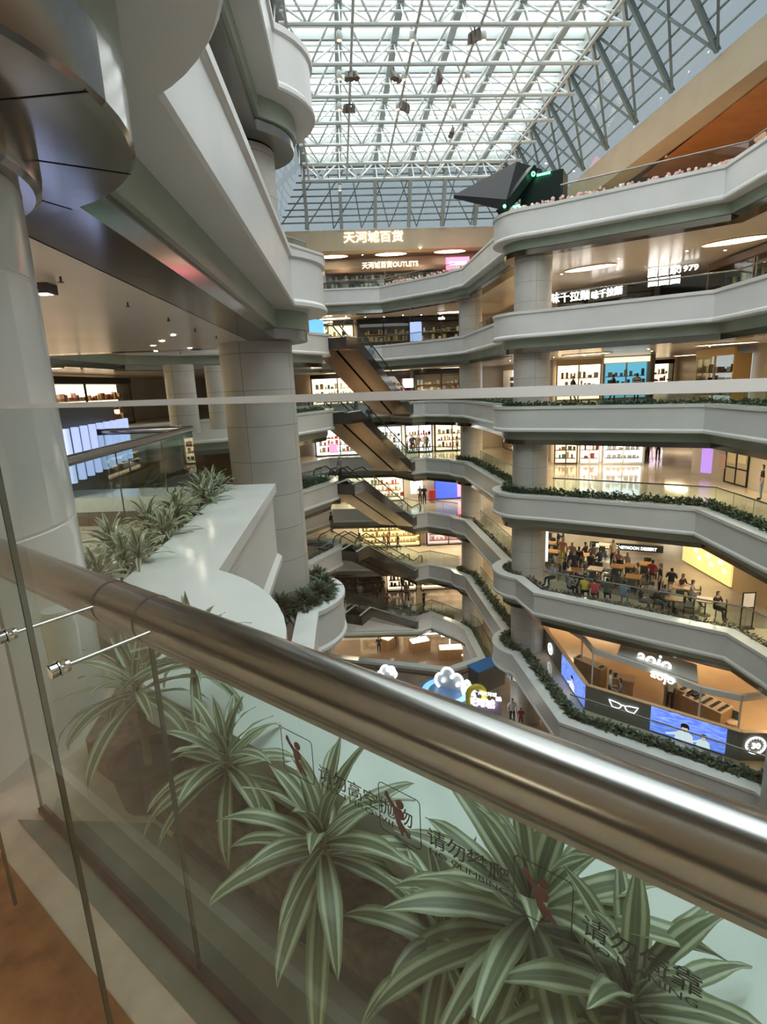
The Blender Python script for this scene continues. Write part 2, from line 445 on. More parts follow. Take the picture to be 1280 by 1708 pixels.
for i in range(nf):
    t0, t1 = i / nf, (i + 1) / nf
    for (a, b) in ((0, 1), (1, 0)):
        A = q3(BL, BF - .1, BZ1 + .1).lerp(q3(BR, BF - .1, BZ1 + .1), t0).lerp(q3(x0, y1, ZT).lerp(q3(x1, y1, ZT), t0), a)
        B = q3(BL, BF - .1, BZ1 + .1).lerp(q3(BR, BF - .1, BZ1 + .1), t1).lerp(q3(x0, y1, ZT).lerp(q3(x1, y1, ZT), t1), b)
        mb.tube([A, B], .05, 6)
for t in (.1, .2, .3, .4, .5, .6, .7, .8, .9):
    mb.tube([q3(BL, BF - .1, BZ1 + .1).lerp(q3(x0, y1, ZT), t), q3(BR, BF - .1, BZ1 + .1).lerp(q3(x1, y1, ZT), t)], .06, 6)
tag(mb.build('glazing_braces', GIRD_D, smooth=40), 'grey tubes crossing before the sloping glass above the far sandstone band', 'roof braces')

# ------------------------------------------------------------------ columns
def column(name, c, r, z0, z1, m, label, n=40, grp=None):
    mb = MB(); mb.lathe((c[0], c[1], 0), [(r, z0), (r, z1)], n)
    return tag(mb.build(name, m, smooth=40), label, 'column', grp)
column('column', CMAIN, .92, FZ(0), 7.4, COLM, 'round pale stone column at the rounded corner of the right hand balconies')
column('column', CFAR, .85, FZ(-1), 7.4, COLM, 'round pale stone column at the far right corner of the balconies')
t = thing('column', 'large round stone clad column with a wide stacked block surface left of centre', 'column', (CLEFT[0], CLEFT[1], FZ(0)))
mb = MB(); mb.lathe((CLEFT[0], CLEFT[1], 0), [(.95, FZ(0)), (.95, CZ(4))], 48); mb.build('shaft', COLM, t, smooth=40)
mb = MB(); mb.lathe((CLEFT[0], CLEFT[1], 0), [(.93, CZ(4)), (.93, LZ(5) - 1.3)], 48); mb.build('steel_collar', STEEL_D, t, smooth=40)
mb = MB(); mb.lathe((CLEFT[0], CLEFT[1], 0), [(.88, LZ(5) - .24), (.88, LZ(6) - 1.95)], 40); mb.build('upper_shaft', COLM, t, smooth=40)
mb = MB(); mb.lathe((CLEFT[0], CLEFT[1], 0), [(.88, LZ(6) - .24), (.88, BZ0)], 40); mb.build('top_shaft', COLM, t, smooth=40)
t = thing('pillar', 'glossy white round pillar at the left edge, rising from the planter beside the handrail', 'column', (CNEAR[0], CNEAR[1], FZ(4)))
mb = MB(); mb.lathe((CNEAR[0], CNEAR[1], 0), [(.84, FZ(4) - .1), (.84, -.62), (.835, -.615), (.835, -.605), (.84, -.6), (.84, .55), (.835, .555), (.835, .565), (.84, .57), (.84, LZ(5) - 1.7)], 64)
mb.build('shaft', COLW, t, smooth=30)
mb = MB(); mb.lathe((CNEAR[0], CNEAR[1], 0), [(.842, .98), (.90, .98), (.93, 1.0), (.94, 1.06), (.94, 1.2)], 64)
mb.build('steel_collar', STEEL_D, t, smooth=30)
mb = MB(); mb.lathe((CNEAR[0], CNEAR[1], 0), [(.9, 1.17), (1.36, 1.17), (1.38, 1.19), (1.38, 1.46)], 64)
for a in (-40, -5, 32, 66, 100): mb.bar((CNEAR[0] + .93 * math.cos(rad(a)), CNEAR[1] + .93 * math.sin(rad(a)), 1.169), (CNEAR[0] + 1.37 * math.cos(rad(a)), CNEAR[1] + 1.37 * math.sin(rad(a)), 1.169), .006, .004, 1)
mb.build('steel_capital', [STEEL_D, BLACK], t, smooth=30)
c = PZ(1300, 1330, -14.0)
column('column', (c.x + .5, c.y), .9, FZ(0), LZ(4) - 1.6, COLM, 'pale column just showing at the lower right edge of the picture')

cq = PYd(301, 640, 24.5); column('column', (cq.x, cq.y), .62, FZ(4), CZ(4), COLM, 'pale column far left beyond the void, left of the big round column')
cq = PYd(362, 640, 26.5); column('column', (cq.x, cq.y), .5, FZ(4), CZ(4), COLM, 'pale column just showing left of the big round column')

WOODC = mat('orange_wood_ceiling', (.55, .24, .08), .35, noise=(1.2, (.45, .18, .06), 5))
mb = MB(); mb.box((17.4, 16, 10.70), (4.2, 36, .06)); struct(mb.build('ceiling', WOODC))
BASE_F = mat('orange_basement_floor', (.46, .29, .17), .15, noise=(.6, (.38, .23, .13), 4))
mb = MB(); mb.box((2, 42, FZ(-1) + .006), (23, 15, .012)); struct(mb.build('floor', BASE_F))
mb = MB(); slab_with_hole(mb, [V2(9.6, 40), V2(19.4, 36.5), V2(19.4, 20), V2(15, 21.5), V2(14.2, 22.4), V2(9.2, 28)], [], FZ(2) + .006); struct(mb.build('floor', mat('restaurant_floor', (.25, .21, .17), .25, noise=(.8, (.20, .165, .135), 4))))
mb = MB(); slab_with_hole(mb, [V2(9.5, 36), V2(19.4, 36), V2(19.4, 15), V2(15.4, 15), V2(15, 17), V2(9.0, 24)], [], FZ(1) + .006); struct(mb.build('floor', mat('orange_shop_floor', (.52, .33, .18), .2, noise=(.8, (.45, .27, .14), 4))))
# ------------------------------------------------------------------ writing, made into mesh data first (CJK comes from the built-in font's fallback)
TXT = {}
def textmesh(body, bold=.0, ext=.02):
    key = (body, bold, ext)
    if key in TXT: return TXT[key]
    c = bpy.data.curves.new('t', 'FONT'); c.body = body; c.size = 1; c.extrude = ext; c.offset = bold; c.align_x = 'LEFT'; c.resolution_u = 3
    o = bpy.data.objects.new('t', c); COL.objects.link(o)
    dg = bpy.context.evaluated_depsgraph_get(); dg.update()
    me = bpy.data.meshes.new_from_object(o.evaluated_get(dg))
    bpy.data.objects.remove(o); bpy.data.curves.remove(c)
    vs = [v.co.copy() for v in me.vertices]; fs = [list(p.vertices) for p in me.polygons]
    xs = [v.x for v in vs]; ys = [v.y for v in vs]
    w, h = max(xs) - min(xs), max(ys) - min(ys); cx, cy = (max(xs) + min(xs)) / 2, (max(ys) + min(ys)) / 2
    vs = [Vector((v.x - cx, v.y - cy, v.z)) for v in vs]
    bpy.data.meshes.remove(me)
    TXT[key] = (vs, fs, w, h); return TXT[key]
def put_text(mb, body, c, xd, up, height=None, width=None, bold=.0, ext=.02, mi=0):
    vs, fs, w, h = textmesh(body, bold, ext)
    sx = (width / w) if width else height / h; sy = height / h if height else sx
    xd = Vector(xd).normalized(); up = Vector(up).normalized(); n = xd.cross(up); c = Vector(c)
    mb.add([c + xd * (v.x * sx) + up * (v.y * sy) + n * (v.z * sy) for v in vs], fs, mi)

# ------------------------------------------------------------------ the near railing
RP, RZ, RR = .655, -.55, .0595
def n3(t, perp, z): q = near(t, perp); return Vector((q.x, q.y, z))
rail = thing('handrail', 'thick brushed steel handrail running diagonally across the foreground', 'handrail', tuple(n3(0, RP, RZ)))
mb = MB()
mb.tube([n3(t, RP, RZ) for t in (-2.65, -1.265)], RR, 48, caps=True)
mb.tube([n3(t, RP, RZ) for t in (-1.262, 2.6)], RR, 48, caps=True)
mb.build('tube', STEEL, rail, smooth=40)
for t in (-1.263, -1.47):
    mb = MB(); mb.tube([n3(t - .004, RP, RZ), n3(t + .004, RP, RZ)], RR + .0012, 48); mb.build('joint_ring', DARKG, rail, smooth=40)
mb = MB(); mb.bar(n3(-2.6, RP - .005, RZ - RR - .004), n3(2.6, RP - .005, RZ - RR - .004), .03, .02); mb.build('glazing_channel', STEEL_D, rail)
GT = .012
def pane(name, t0, t1, perp, z0, z1, label, lip=False):
    mb = MB(); mb.box(n3((t0 + t1) / 2, perp, (z0 + z1) / 2), (t1 - t0, GT, z1 - z0), az=math.atan2(UV_.y, UV_.x))
    mb.m = [0 if name[:2] == 'sa' else 1, 1, 0, 0, 1, 1]
    o = thing(name, label, 'glass panel', tuple(n3((t0 + t1) / 2, perp, z0)))
    mb.build('glass', [GLASS if name[:2] == 'sa' else GLASS_I, GLASS_EDGE], o)
    return o
IP = .645
infill = [pane('glass_infill_panel', a, b, IP, FZ(4) + .01, RZ - RR - .012, lb) for a, b, lb in (
    (-2.42, -1.285, 'narrow clear glass infill pane under the handrail next to the white pillar'),
    (-1.28, .9, 'long clear glass infill pane under the handrail in front of the striped plants'),
    (.906, 2.5, 'clear glass infill pane under the handrail at the lower right edge'))]
SP = .40
safety = [pane('safety_glass_panel', a, b, SP, FZ(4) + .01, -.0138, lb) for a, b, lb in (
    (-2.0, -1.323, 'tall clear safety glass pane at the left, its edge a thin dark upright line'),
    (-1.317, 1.6, 'tall clear safety glass pane filling most of the foreground up to eye level'))]
EDGE_T = mat('frosted_glass_edge', (.88, .90, .91), .3)
for o, a, b in zip(safety, (-2.0, -1.317), (-1.323, 1.6)):
    mb = MB(); e0, e1 = SP - GT / 2, SP + GT / 2
    mb.add([n3(a, e0, -.0135), n3(b, e0, -.0135), n3(b, e1, -.006), n3(a, e1, -.006), n3(a, e1, -.0135), n3(b, e1, -.0135)], [(0, 1, 2, 3), (5, 4, 3, 2), (0, 3, 4), (1, 5, 2)]); mb.build('polished_edge', EDGE_T, o)
# steel shoe that holds the infill panes
mb = MB(); mb.bar(n3(-2.42, IP, FZ(4) + .008), n3(2.6, IP, FZ(4) + .008), .03, .03)
tag(mb.build('glazing_shoe', DARKG), 'dark metal strip holding the foot of the glass under the handrail', 'glazing strip')
for t, lb in ((-1.18, 'chrome rod with round knob tying the safety glass to the handrail, nearer one'), (-1.465, 'chrome rod with round knob at the far left, left of the glass joint')):
    o = thing('standoff', lb, 'glass bracket', tuple(n3(t, SP, RZ)))
    z = RZ + .008
    mb = MB(); mb.tube([n3(t, SP, z), n3(t, RP - RR + .004, z)], .0042, 12); mb.build('rod', CHROME, o, smooth=40)
    mb = MB(); mb.tube([n3(t, SP - .026, z), n3(t, SP - .024, z), n3(t, SP - .010, z), n3(t, SP - .008, z)], [.012, .0155, .0155, .013], 24)
    mb.tube([n3(t, SP + .0062, z), n3(t, SP + .014, z)], .013, 24); mb.tube([n3(t, SP - .0085, z), n3(t, SP - .0062, z)], .018, 24)
    mb.build('knob', CHROME, o, smooth=40)
# stickers on the infill glass
STK = mat('sticker_maroon', (.10, .035, .04), .5); STKG = mat('sticker_dark', (.02, .03, .035), .5)
def on_glass(px, py): return PPL(px, py, (NV.x * (IP - GT / 2 - .0008), NV.y * (IP - GT / 2 - .0008), 0), (NV.x, NV.y, 0))
XD = Vector((UV_.x, UV_.y, 0)); UPZ = Vector((0, 0, 1))
def sticker(px, py, s, zh, en, label):
    """left top corner of the rounded frame at px,py; s = frame width"""
    c = on_glass(px, py); hh = s * 1.12
    o = thing('glass_sticker', label, 'sticker', tuple(c))
    def q(x, y): return c + XD * (x * s) + UPZ * (y * s)
    mb = MB()
    pts = []
    for (cx, cy, a0) in ((.1, -.1, 180), (.9, -.1, 90), (.9, -1.02, 0), (.1, -1.02, -90)):
        for i in range(6): a = rad(a0 - 18 * i); pts.append(q(cx + .1 * math.cos(a), cy + .1 * math.sin(a)))
    mb.tube(pts, .0008, 5, closed=True); mb.build('frame', STKG, o)
    # leaning figure: head, bent body, raised arm, two legs
    mb = MB(); n = -Vector((NV.x, NV.y, 0)) * .0004
    def poly(p): mb.prism([q(*a) for a in p], n, 1)
    poly([(.52 + .1 * math.cos(2 * PI * i / 14), -.30 + .105 * math.sin(2 * PI * i / 14)) for i in range(14)])
    poly([(.17, -.15), (.22, -.14), (.30, -.28), (.42, -.40), (.56, -.42), (.62, -.50), (.60, -.62), (.52, -.66), (.64, -.80), (.78, -.97), (.70, -.99), (.58, -.88), (.60, -1.0), (.54, -1.0), (.42, -.78), (.38, -.60), (.36, -.48), (.24, -.36), (.15, -.24)])
    mb.build('pictogram', STK, o)
    mb = MB(); put_text(mb, zh, q(1.16, -.66) + XD * (s * .21 * len(zh)), XD, UPZ, width=s * .42 * len(zh), bold=.004, ext=.001)
    put_text(mb, en, q(1.16, -.98) + XD * (s * .21 * len(zh)), XD, UPZ, width=s * .40 * len(zh), height=s * .13, ext=.001)
    mb.build('lettering', STKG, o)
sticker(468, 1212, .088, '请勿高空抛物', 'NO THROWING', 'no throwing sticker on the glass, leftmost, above the second striped plant')
sticker(631, 1302, .088, '请勿攀爬', 'NO CLIMBING', 'no climbing sticker on the glass with maroon figure in a thin frame')
sticker(858, 1424, .088, '请勿倚靠', 'NO LEANING', 'no leaning sticker on the glass, rightmost, behind large striped leaves')

# ------------------------------------------------------------------ second railing beyond the pillar
RL = [V2(-2.72, 3.05), V2(-2.97, 8.75), V2(-10.2, 9.3)]
def seg_rail(path, z0, z1, rr, label, glass=GLASS_T, name='glass_balustrade', cat='balustrade', nseg=None, gap=.01, joints=1.5):
    c = path[len(path) // 2]
    o = thing(name, label, cat, (c.x, c.y, z0))
    mb = MB(); mb.tube([(p.x, p.y, z1) for p in path], rr, 12); mb.build('handrail', STEEL, o, smooth=50)
    g = MB()
    for a, b in zip(path[:-1], path[1:]):
        L = (b - a).length; n = max(1, round(L / joints))
        for i in range(n):
            p = a.lerp(b, i / n + gap / L / 2); q = a.lerp(b, (i + 1) / n - gap / L / 2)
            d = (q - p); m = (p + q) / 2
            g.box((m.x, m.y, (z0 + z1 - rr) / 2), (d.length, .012, z1 - rr - z0), az=math.atan2(d.y, d.x)); 
            g.m[-6:] = [1, 1, 0, 0, 1, 1]
    g.build('glass_panes', [glass, GLASS_EDGE], o)
    return o
seg_rail(RL, FZ(4), -.54, .05, 'steel handrail over glass panes running back from the white pillar beside the plants')

# ------------------------------------------------------------------ striped dracaenas
LEAF = leafmat('striped_leaf', (.13, .17, .10), (.56, .60, .45), (.23, .28, .15))
STEM = mat('plant_stem', (.20, .17, .11), .8, bump=.4, bscale=60)
POT = mat('black_pot', (.03, .032, .03), .5)
def leaf(mb, base, az, el, L, W, droop, n=11, fold=.18, twist=0):
    p = Vector(base); h = Vector((math.cos(az), math.sin(az), 0)); s = Vector((-math.sin(az), math.cos(az), 0))
    vs = []; uv = []; e = el; st = L / n
    for i in range(n + 1):
        t = i / n
        w = W * (.34 + .66 * math.sin(PI * min(1, (t * .95 + .12)) ** .8)) if t < .5 else W * max(.0, (1 - ((t - .5) / .5) ** 1.8))
        if t < .5: w = W * (.45 + .55 * math.sin(PI * t))
        d = h * math.cos(e) + Vector((0, 0, 1)) * math.sin(e); nrm = -h * math.sin(e) + Vector((0, 0, 1)) * math.cos(e)
        a = twist * t; sd = s * math.cos(a) + nrm * math.sin(a); nn = nrm * math.cos(a) - s * math.sin(a)
        wav = .06 * W * math.sin(t * 17 + az * 3)
        vs += [p - sd * w / 2 + nn * (fold * w / 2 + wav), p - sd * w / 4 + nn * fold * w * .16, p, p + sd * w / 4 + nn * fold * w * .16, p + sd * w / 2 + nn * (fold * w / 2 - wav)]
        uv += [(0, t), (.25, t), (.5, t), (.75, t), (1, t)]
        p = p + d * st; e -= droop * (.4 + 1.2 * t) / n
    fs = [(i * 5 + j, i * 5 + j + 1, i * 5 + j + 6, i * 5 + j + 5) for i in range(n) for j in range(4)]
    mb.add(vs, fs, 0, uv)
def dracaena(seed, L=.44, W=.05, nl=26, heads=1, hstem=.28, lab='', name='dracaena', loc=(0, 0, 0), pot=False, grp=None, clamp=False):
    r = random.Random(seed)
    o = thing(name, lab, 'plant', loc, grp)
    lo = Vector(loc)
    st = MB(); lm = MB()
    for hd in range(heads):
        off = Vector((r.uniform(-.1, .1), r.uniform(-.1, .1), 0)) if heads > 1 else Vector((0, 0, 0))
        top = lo + Vector((r.uniform(-.05, .05), r.uniform(-.05, .05), hstem * r.uniform(.75, 1.1))) + off
        st.tube([lo + off * .4 - Vector((0, 0, .05)), lo.lerp(top, .5) + off * .3, top], [.018, .015, .013], 8)
        for i in range(nl):
            t = i / (nl - 1)
            az = i * 2.4 + r.uniform(-.3, .3)
            el = rad(-12 + 92 * t ** 1.15) + r.uniform(-.12, .12)
            l = L * (1.0 - .38 * t) * r.uniform(.85, 1.12)
            leaf(lm, top + Vector((0, 0, -.09 + .11 * t)), az, el, l, W * r.uniform(.85, 1.15) * (1 - .25 * t), r.uniform(1.1, 2.0) * (1 - .55 * t), twist=r.uniform(-.5, .5))
    if clamp:
        for p in lm.v:
            pp_ = p.x * NV.x + p.y * NV.y; lim = IP + .016 + .012 * abs(math.sin(p.z * 40))
            if pp_ < lim: k_ = lim - pp_; p.x += NV.x * k_; p.y += NV.y * k_; p.z -= k_ * .25
    st.build('stem', STEM, o, smooth=60); lm.build('leaves', LEAF, o, smooth=80)
    if pot:
        mb = MB(); mb.lathe(lo, [(.0, -.045), (.12, -.045), (.15, .13), (.158, .13), (.158, .15), (.142, .15), (.138, .11), (0, .11)], 28); mb.build('pot', POT, o, smooth=40)
    return o
SZ = LZ(4) - .2
def plant_at(px, py, perp): return PPL(px, py, (NV.x * perp, NV.y * perp, 0), (NV.x, NV.y, 0))
specs = [
    (228, 1150, .97, 11, .42, .055, 24, 'striped leaf plant in a black pot behind the glass, nearest the white pillar', True),
    (318, 1085, 1.18, 12, .38, .052, 20, 'dark striped plant half hidden under the handrail behind the potted one', False),
    (385, 1262, 1.0, 13, .37, .06, 28, 'striped leaf plant growing in brown soil, below the leftmost sticker', False),
    (558, 1402, .98, 14, .45, .067, 32, 'big striped leaf plant in the middle of the trough with long drooping leaves', False),
    (845, 1490, 1.0, 15, .48, .078, 34, 'largest striped leaf plant with broad upright leaves, right of centre', False),
    (1065, 1640, .97, 16, .42, .07, 26, 'striped leaf plant cut by the lower right edge of the picture', False),
    (745, 1640, .98, 17, .38, .062, 22, 'low dark striped plant at the bottom edge, under the largest one', False),
]
for (px, py, pp, sd, L, W, nl, lab, pot) in specs:
    h = plant_at(px, py, pp); z0 = SZ if not pot else FZ(4) + .05
    dracaena(sd, L, W, nl, 1, max(.1, h.z - z0), lab, loc=(h.x, h.y, z0), pot=pot, clamp=True)
protoA = None
row = [(-2.25, 4.0), (-2.1, 4.5), (-2.38, 4.85), (-2.18, 5.3), (-2.42, 5.65), (-2.26, 6.1), (-2.46, 6.45), (-2.32, 6.9), (-2.5, 7.3), (-2.36, 7.7), (-2.52, 7.95)]
protos = []
for i, (x, y) in enumerate(row):
    lab = 'small striped leaf plant in the row along the far ledge, past the white pillar'
    g = 'striped plants in a row along the far ledge'
    if i < 3:
        o = dracaena(30 + i, .43, .06, 26, 2, .30, lab, loc=(x, y, SZ), grp=g); protos.append(o)
    else: o = dup(protos[i % 3], (x, y, SZ), rotz=i * 1.3)

# greenish kerb strip and floor band
KERB = mat('grey_green_kerb', (.25, .28, .25), .25, noise=(5, (.20, .23, .20), 8))
mb = MB(); mb.quad(n3(-2.45, .56, FZ(4) + .004), n3(3, .56, FZ(4) + .004), n3(3, .885, FZ(4) + .004), n3(-1.95, .885, FZ(4) + .004)); struct(mb.build('trim_90', KERB))
mb = MB(); mb.box(n3(.6, .90, FZ(4) + .01), (4.8, .05, .05), az=math.atan2(UV_.y, UV_.x)); struct(mb.build('trim_91', DARKG))
ORANGE = mat('orange_stone_band', (.36, .17, .075), .25, noise=(9, (.22, .10, .045), 8))
mb = MB(); mb.quad(n3(-3, .0, FZ(4) + .003), n3(3, .0, FZ(4) + .003), n3(3, .455, FZ(4) + .003), n3(-3, .455, FZ(4) + .003)); struct(mb.build('floor', ORANGE))

q_ = PZ(25, 1266, FZ(4)); o = thing('steel_post', 'dark bronze post standing at the lower left edge in front of the white pillar', 'post', tuple(q_))
BRZ = mat('dark_bronze', (.10, .085, .075), .2, metal=.9)
mb = MB(); mb.tube([(q_.x - .03, q_.y, FZ(4) + .02), (q_.x - .03, q_.y, FZ(4) + .62)], .045, 20); mb.build('shaft', BRZ, o, smooth=50)
mb = MB(); mb.lathe((q_.x - .03, q_.y, FZ(4)), [(.0, .03), (.07, .03), (.075, .02), (.075, 0)], 24); mb.build('base', BRZ, o, smooth=50)
# ------------------------------------------------------------------ lamps of the building: glowing oval panels and small downlights in the ceilings
WARM = (1.0, .74, .45)
OVAL = mat('ceiling_oval_glow', (.9, .8, .6), .5, emit=22, ecol=(1.0, .84, .62))
_nt = OVAL.node_tree; _b = _nt.nodes['Principled BSDF']
_v = _nt.nodes.new('ShaderNodeTexVoronoi'); _v.inputs['Scale'].default_value = 9
_r = _nt.nodes.new('ShaderNodeValToRGB'); _r.color_ramp.elements[0].position = .25; _r.color_ramp.elements[0].color = (1, .87, .66, 1); _r.color_ramp.elements[1].position = .75; _r.color_ramp.elements[1].color = (.5, .36, .2, 1)
_tc = _nt.nodes.new('ShaderNodeTexCoord'); _nt.links.new(_tc.outputs['Object'], _v.inputs['Vector']); _nt.links.new(_v.outputs['Distance'], _r.inputs['Fac']); _nt.links.new(_r.outputs['Color'], _b.inputs['Emission Color'])
GLOW = mat('downlight_glow', (1, .9, .75), .5, emit=55, ecol=(1, .86, .66))
GOLD = mat('gold_trim', (.55, .40, .18), .3, metal=.8)
def ceilz(k): return 10.77 if k == 6 else CZ(k)
OVAL2 = OVAL.copy(); OVAL2.name = 'ceiling_oval_glow_soft'; OVAL2.node_tree.nodes['Principled BSDF'].inputs['Emission Strength'].default_value = 5.0
proto_oval = {}
def oval(x, y, k, az, sx=1.35, sy=.62):
    s = 'hi' if k >= 4 else 'lo'
    lab = 'glowing golden oval ceiling panel over the walkway'; g = 'golden oval ceiling panels'
    if s not in proto_oval:
        o = thing('ceiling_light', lab, 'ceiling light', (0, 0, 0), g)
        N = 28
        mb = MB(); mb.add([(1.35 * math.cos(2 * PI * i / N), .62 * math.sin(2 * PI * i / N), -.035) for i in range(N)], [tuple(range(N - 1, -1, -1))]); mb.build('diffuser', OVAL2 if s == 'hi' else OVAL, o)
        mb = MB(); mb.tube([(1.37 * math.cos(2 * PI * i / N), .64 * math.sin(2 * PI * i / N), -.02) for i in range(N)], .03, 6, closed=True); mb.build('rim', GOLD, o, smooth=60)
        proto_oval[s] = o
    else: o = dup(proto_oval[s])
    o.location = (x, y, ceilz(k)); o.rotation_euler = (0, 0, az)
    return o
DIAG = math.atan2(-.6, .8)
OV = [(11.8, 31.9, DIAG), (16.6, 27.0, DIAG), (9.9, 38.0, 1.6), (16.6, 20.0, 1.6), (1.6, 49.2, 0), (-3.4, 49.4, 0), (6.6, 48.6, 0), (15.5, 36.5, DIAG)]
for k in (0, 1, 2, 3, 4, 5, 6):
    for i, (x, y, a) in enumerate(OV):
        if k == 0 and i in (3, 4, 5, 7): continue
        if k == 6 and i in (0, 1, 2, 3, 7): continue
        if k == 5 and i in (7, 4): continue
        if k == 6: y = 50.2
        if k == 4 and i > 6: continue
        oval(x, y, k, a)
    if k in (1, 2, 3, 4): oval(23.5, 43, k, 1.6)
for (x, y) in ((-5.4, 4.5), (-5.6, -3.0), (-.6, -3.6), (3.6, -6.4), (-13.5, 14), (-13.5, 22)): oval(x, y, 4, 0)  # added panels, mostly out of view, giving the rail the warm shop light
for (x, y) in ((-8, 24), (-8, 34), (0, 29), (5, 22), (9.0, 24.0)):
    if (x, y) != (0, 29): pass
pd = None
def downlight(x, y, k):
    global pd
    if pd is None:
        o = thing('downlight', 'small round downlight set in the ceiling', 'ceiling light', (0, 0, 0), 'small round downlights')
        mb = MB(); mb.lathe((0, 0, 0), [(.0, -.012), (.055, -.012)], 12); mb.f = [tuple(reversed(f)) for f in mb.f]; mb.build('lens', GLOW, o)
        mb = MB(); mb.lathe((0, 0, 0), [(.055, -.014), (.085, -.014), (.085, 0)], 14); mb.build('ring', STEEL, o); pd = o
    else: o = dup(pd)
    o.location = (x, y, ceilz(k) - .003)
r = random.Random(3)
for k in (5, 6, 4):
    for i in range(7): downlight(9.3 + i * 1.55 + r.uniform(-.3, .3), 30.4 - i * .95 + r.uniform(1, 6), k)
    for i in range(7): downlight(-4 + i * 1.6, 48.4 + r.uniform(-.3, 1.8), k)
    for i in range(3): downlight(8.7 + r.uniform(0, 1.5), 33 + 2.5 * i, k)

def spot(x, y, k, e, col=(1, .86, .68), size=150):
    l = bpy.data.lights.new('downlight_lamp', 'SPOT'); l.energy = e; l.color = col; l.spot_size = rad(size); l.spot_blend = .6; l.shadow_soft_size = .25
    o = bpy.data.objects.new('downlight_lamp', l); COL.objects.link(o); o.location = (x, y, ceilz(k) - .08)
for k in (4, 5, 6):
    for (x, y) in ((11.5, 29.5), (15.5, 27.5), (16.5, 21), (9.3, 35), (-2.5, 49.4), (4, 48.6)):
        warm = (1, .62, .32) if k == 6 and x > 8 else (1, .84, .64)
        spot(x, min(y, 49.4) if k != 6 else (50.0 if y > 45 else y), k, 420, warm)
for (x, y) in ((-5.4, 5.5), (-5.6, -1.0), (-.6, -3.6), (3.6, -6.4), (-13.0, 16), (-13.0, 24)): spot(x, y, 4, 330, (1, .88, .72))  # lamps without fixtures of their own, added to brighten the near walkway
# ------------------------------------------------------------------ glass balustrades and planting on each level
HEDGE = mat('hedge_leaf', (.045, .085, .04), .42, noise=(2.2, (.085, .13, .06), 3))
HEDGE_B = mat('hedge_leaf_dull', (.05, .06, .035), .5, noise=(2.2, (.10, .085, .06), 3))
HEDGE_L = mat('hedge_leaf_light', (.07, .12, .06), .42, noise=(3, (.13, .18, .10), 3))
PINK = mat('pink_petals', (.75, .45, .42), .6)
CREAMP = mat('cream_petals', (.85, .75, .62), .6)
def hedge(path, o0, o1, z, h, dens, size, m, label, seed, flowers=False, name='hedge_plants'):
    r = random.Random(seed); mb = MB()
    A, B = offset(path, o0, False), offset(path, o1, False)
    for i in range(len(path) - 1):
        L = (path[i + 1] - path[i]).length
        for j in range(int(L * dens)):
            t = r.random(); u = r.random()
            p = A[i].lerp(A[i + 1], t).lerp(B[i].lerp(B[i + 1], t), u)
            hh = h * (.25 + .75 * r.random()) * (1 - .35 * abs(u - .5) * 2)
            az = r.uniform(0, 2 * PI); el = r.uniform(-.3, 1.1); s = size * r.uniform(.7, 1.3)
            d = Vector((math.cos(az) * math.cos(el), math.sin(az) * math.cos(el), math.sin(el))); sd = Vector((-math.sin(az), math.cos(az), 0)) * s * .22
            c = Vector((p.x, p.y, z + hh)); e = c + d * s; mid = c + d * s * .45 + Vector((0, 0, s * .12)); e.z -= s * .12
            fl = flowers and r.random() < .3
            mb.add([c, mid - sd, e, mid + sd], [(0, 1, 2), (0, 2, 3)], 0)
            if fl:
                q = Vector((p.x, p.y, z + h * r.uniform(.7, 1.25)))
                mb.sphere(q, r.uniform(.05, .1), 6, 4, r.choice((1, 1, 2)))
    o = mb.build(name, [m, PINK, CREAMP]); tag(o, label, 'plants', None, 'stuff'); return o
ordn = {6: 'top', 5: 'second highest', 4: 'eye level', 3: 'level below eye height', 2: 'restaurant', 1: 'eyewear shop', 0: 'lowest'}
HS = {6: (.42, 60, .13, HEDGE_L), 5: (.14, 40, .13, HEDGE_B), 4: (.38, 140, .21, HEDGE), 3: (.52, 200, .23, HEDGE), 2: (.30, 85, .16, HEDGE_B), 1: (.48, 170, .26, HEDGE), 0: (.35, 80, .18, HEDGE)}
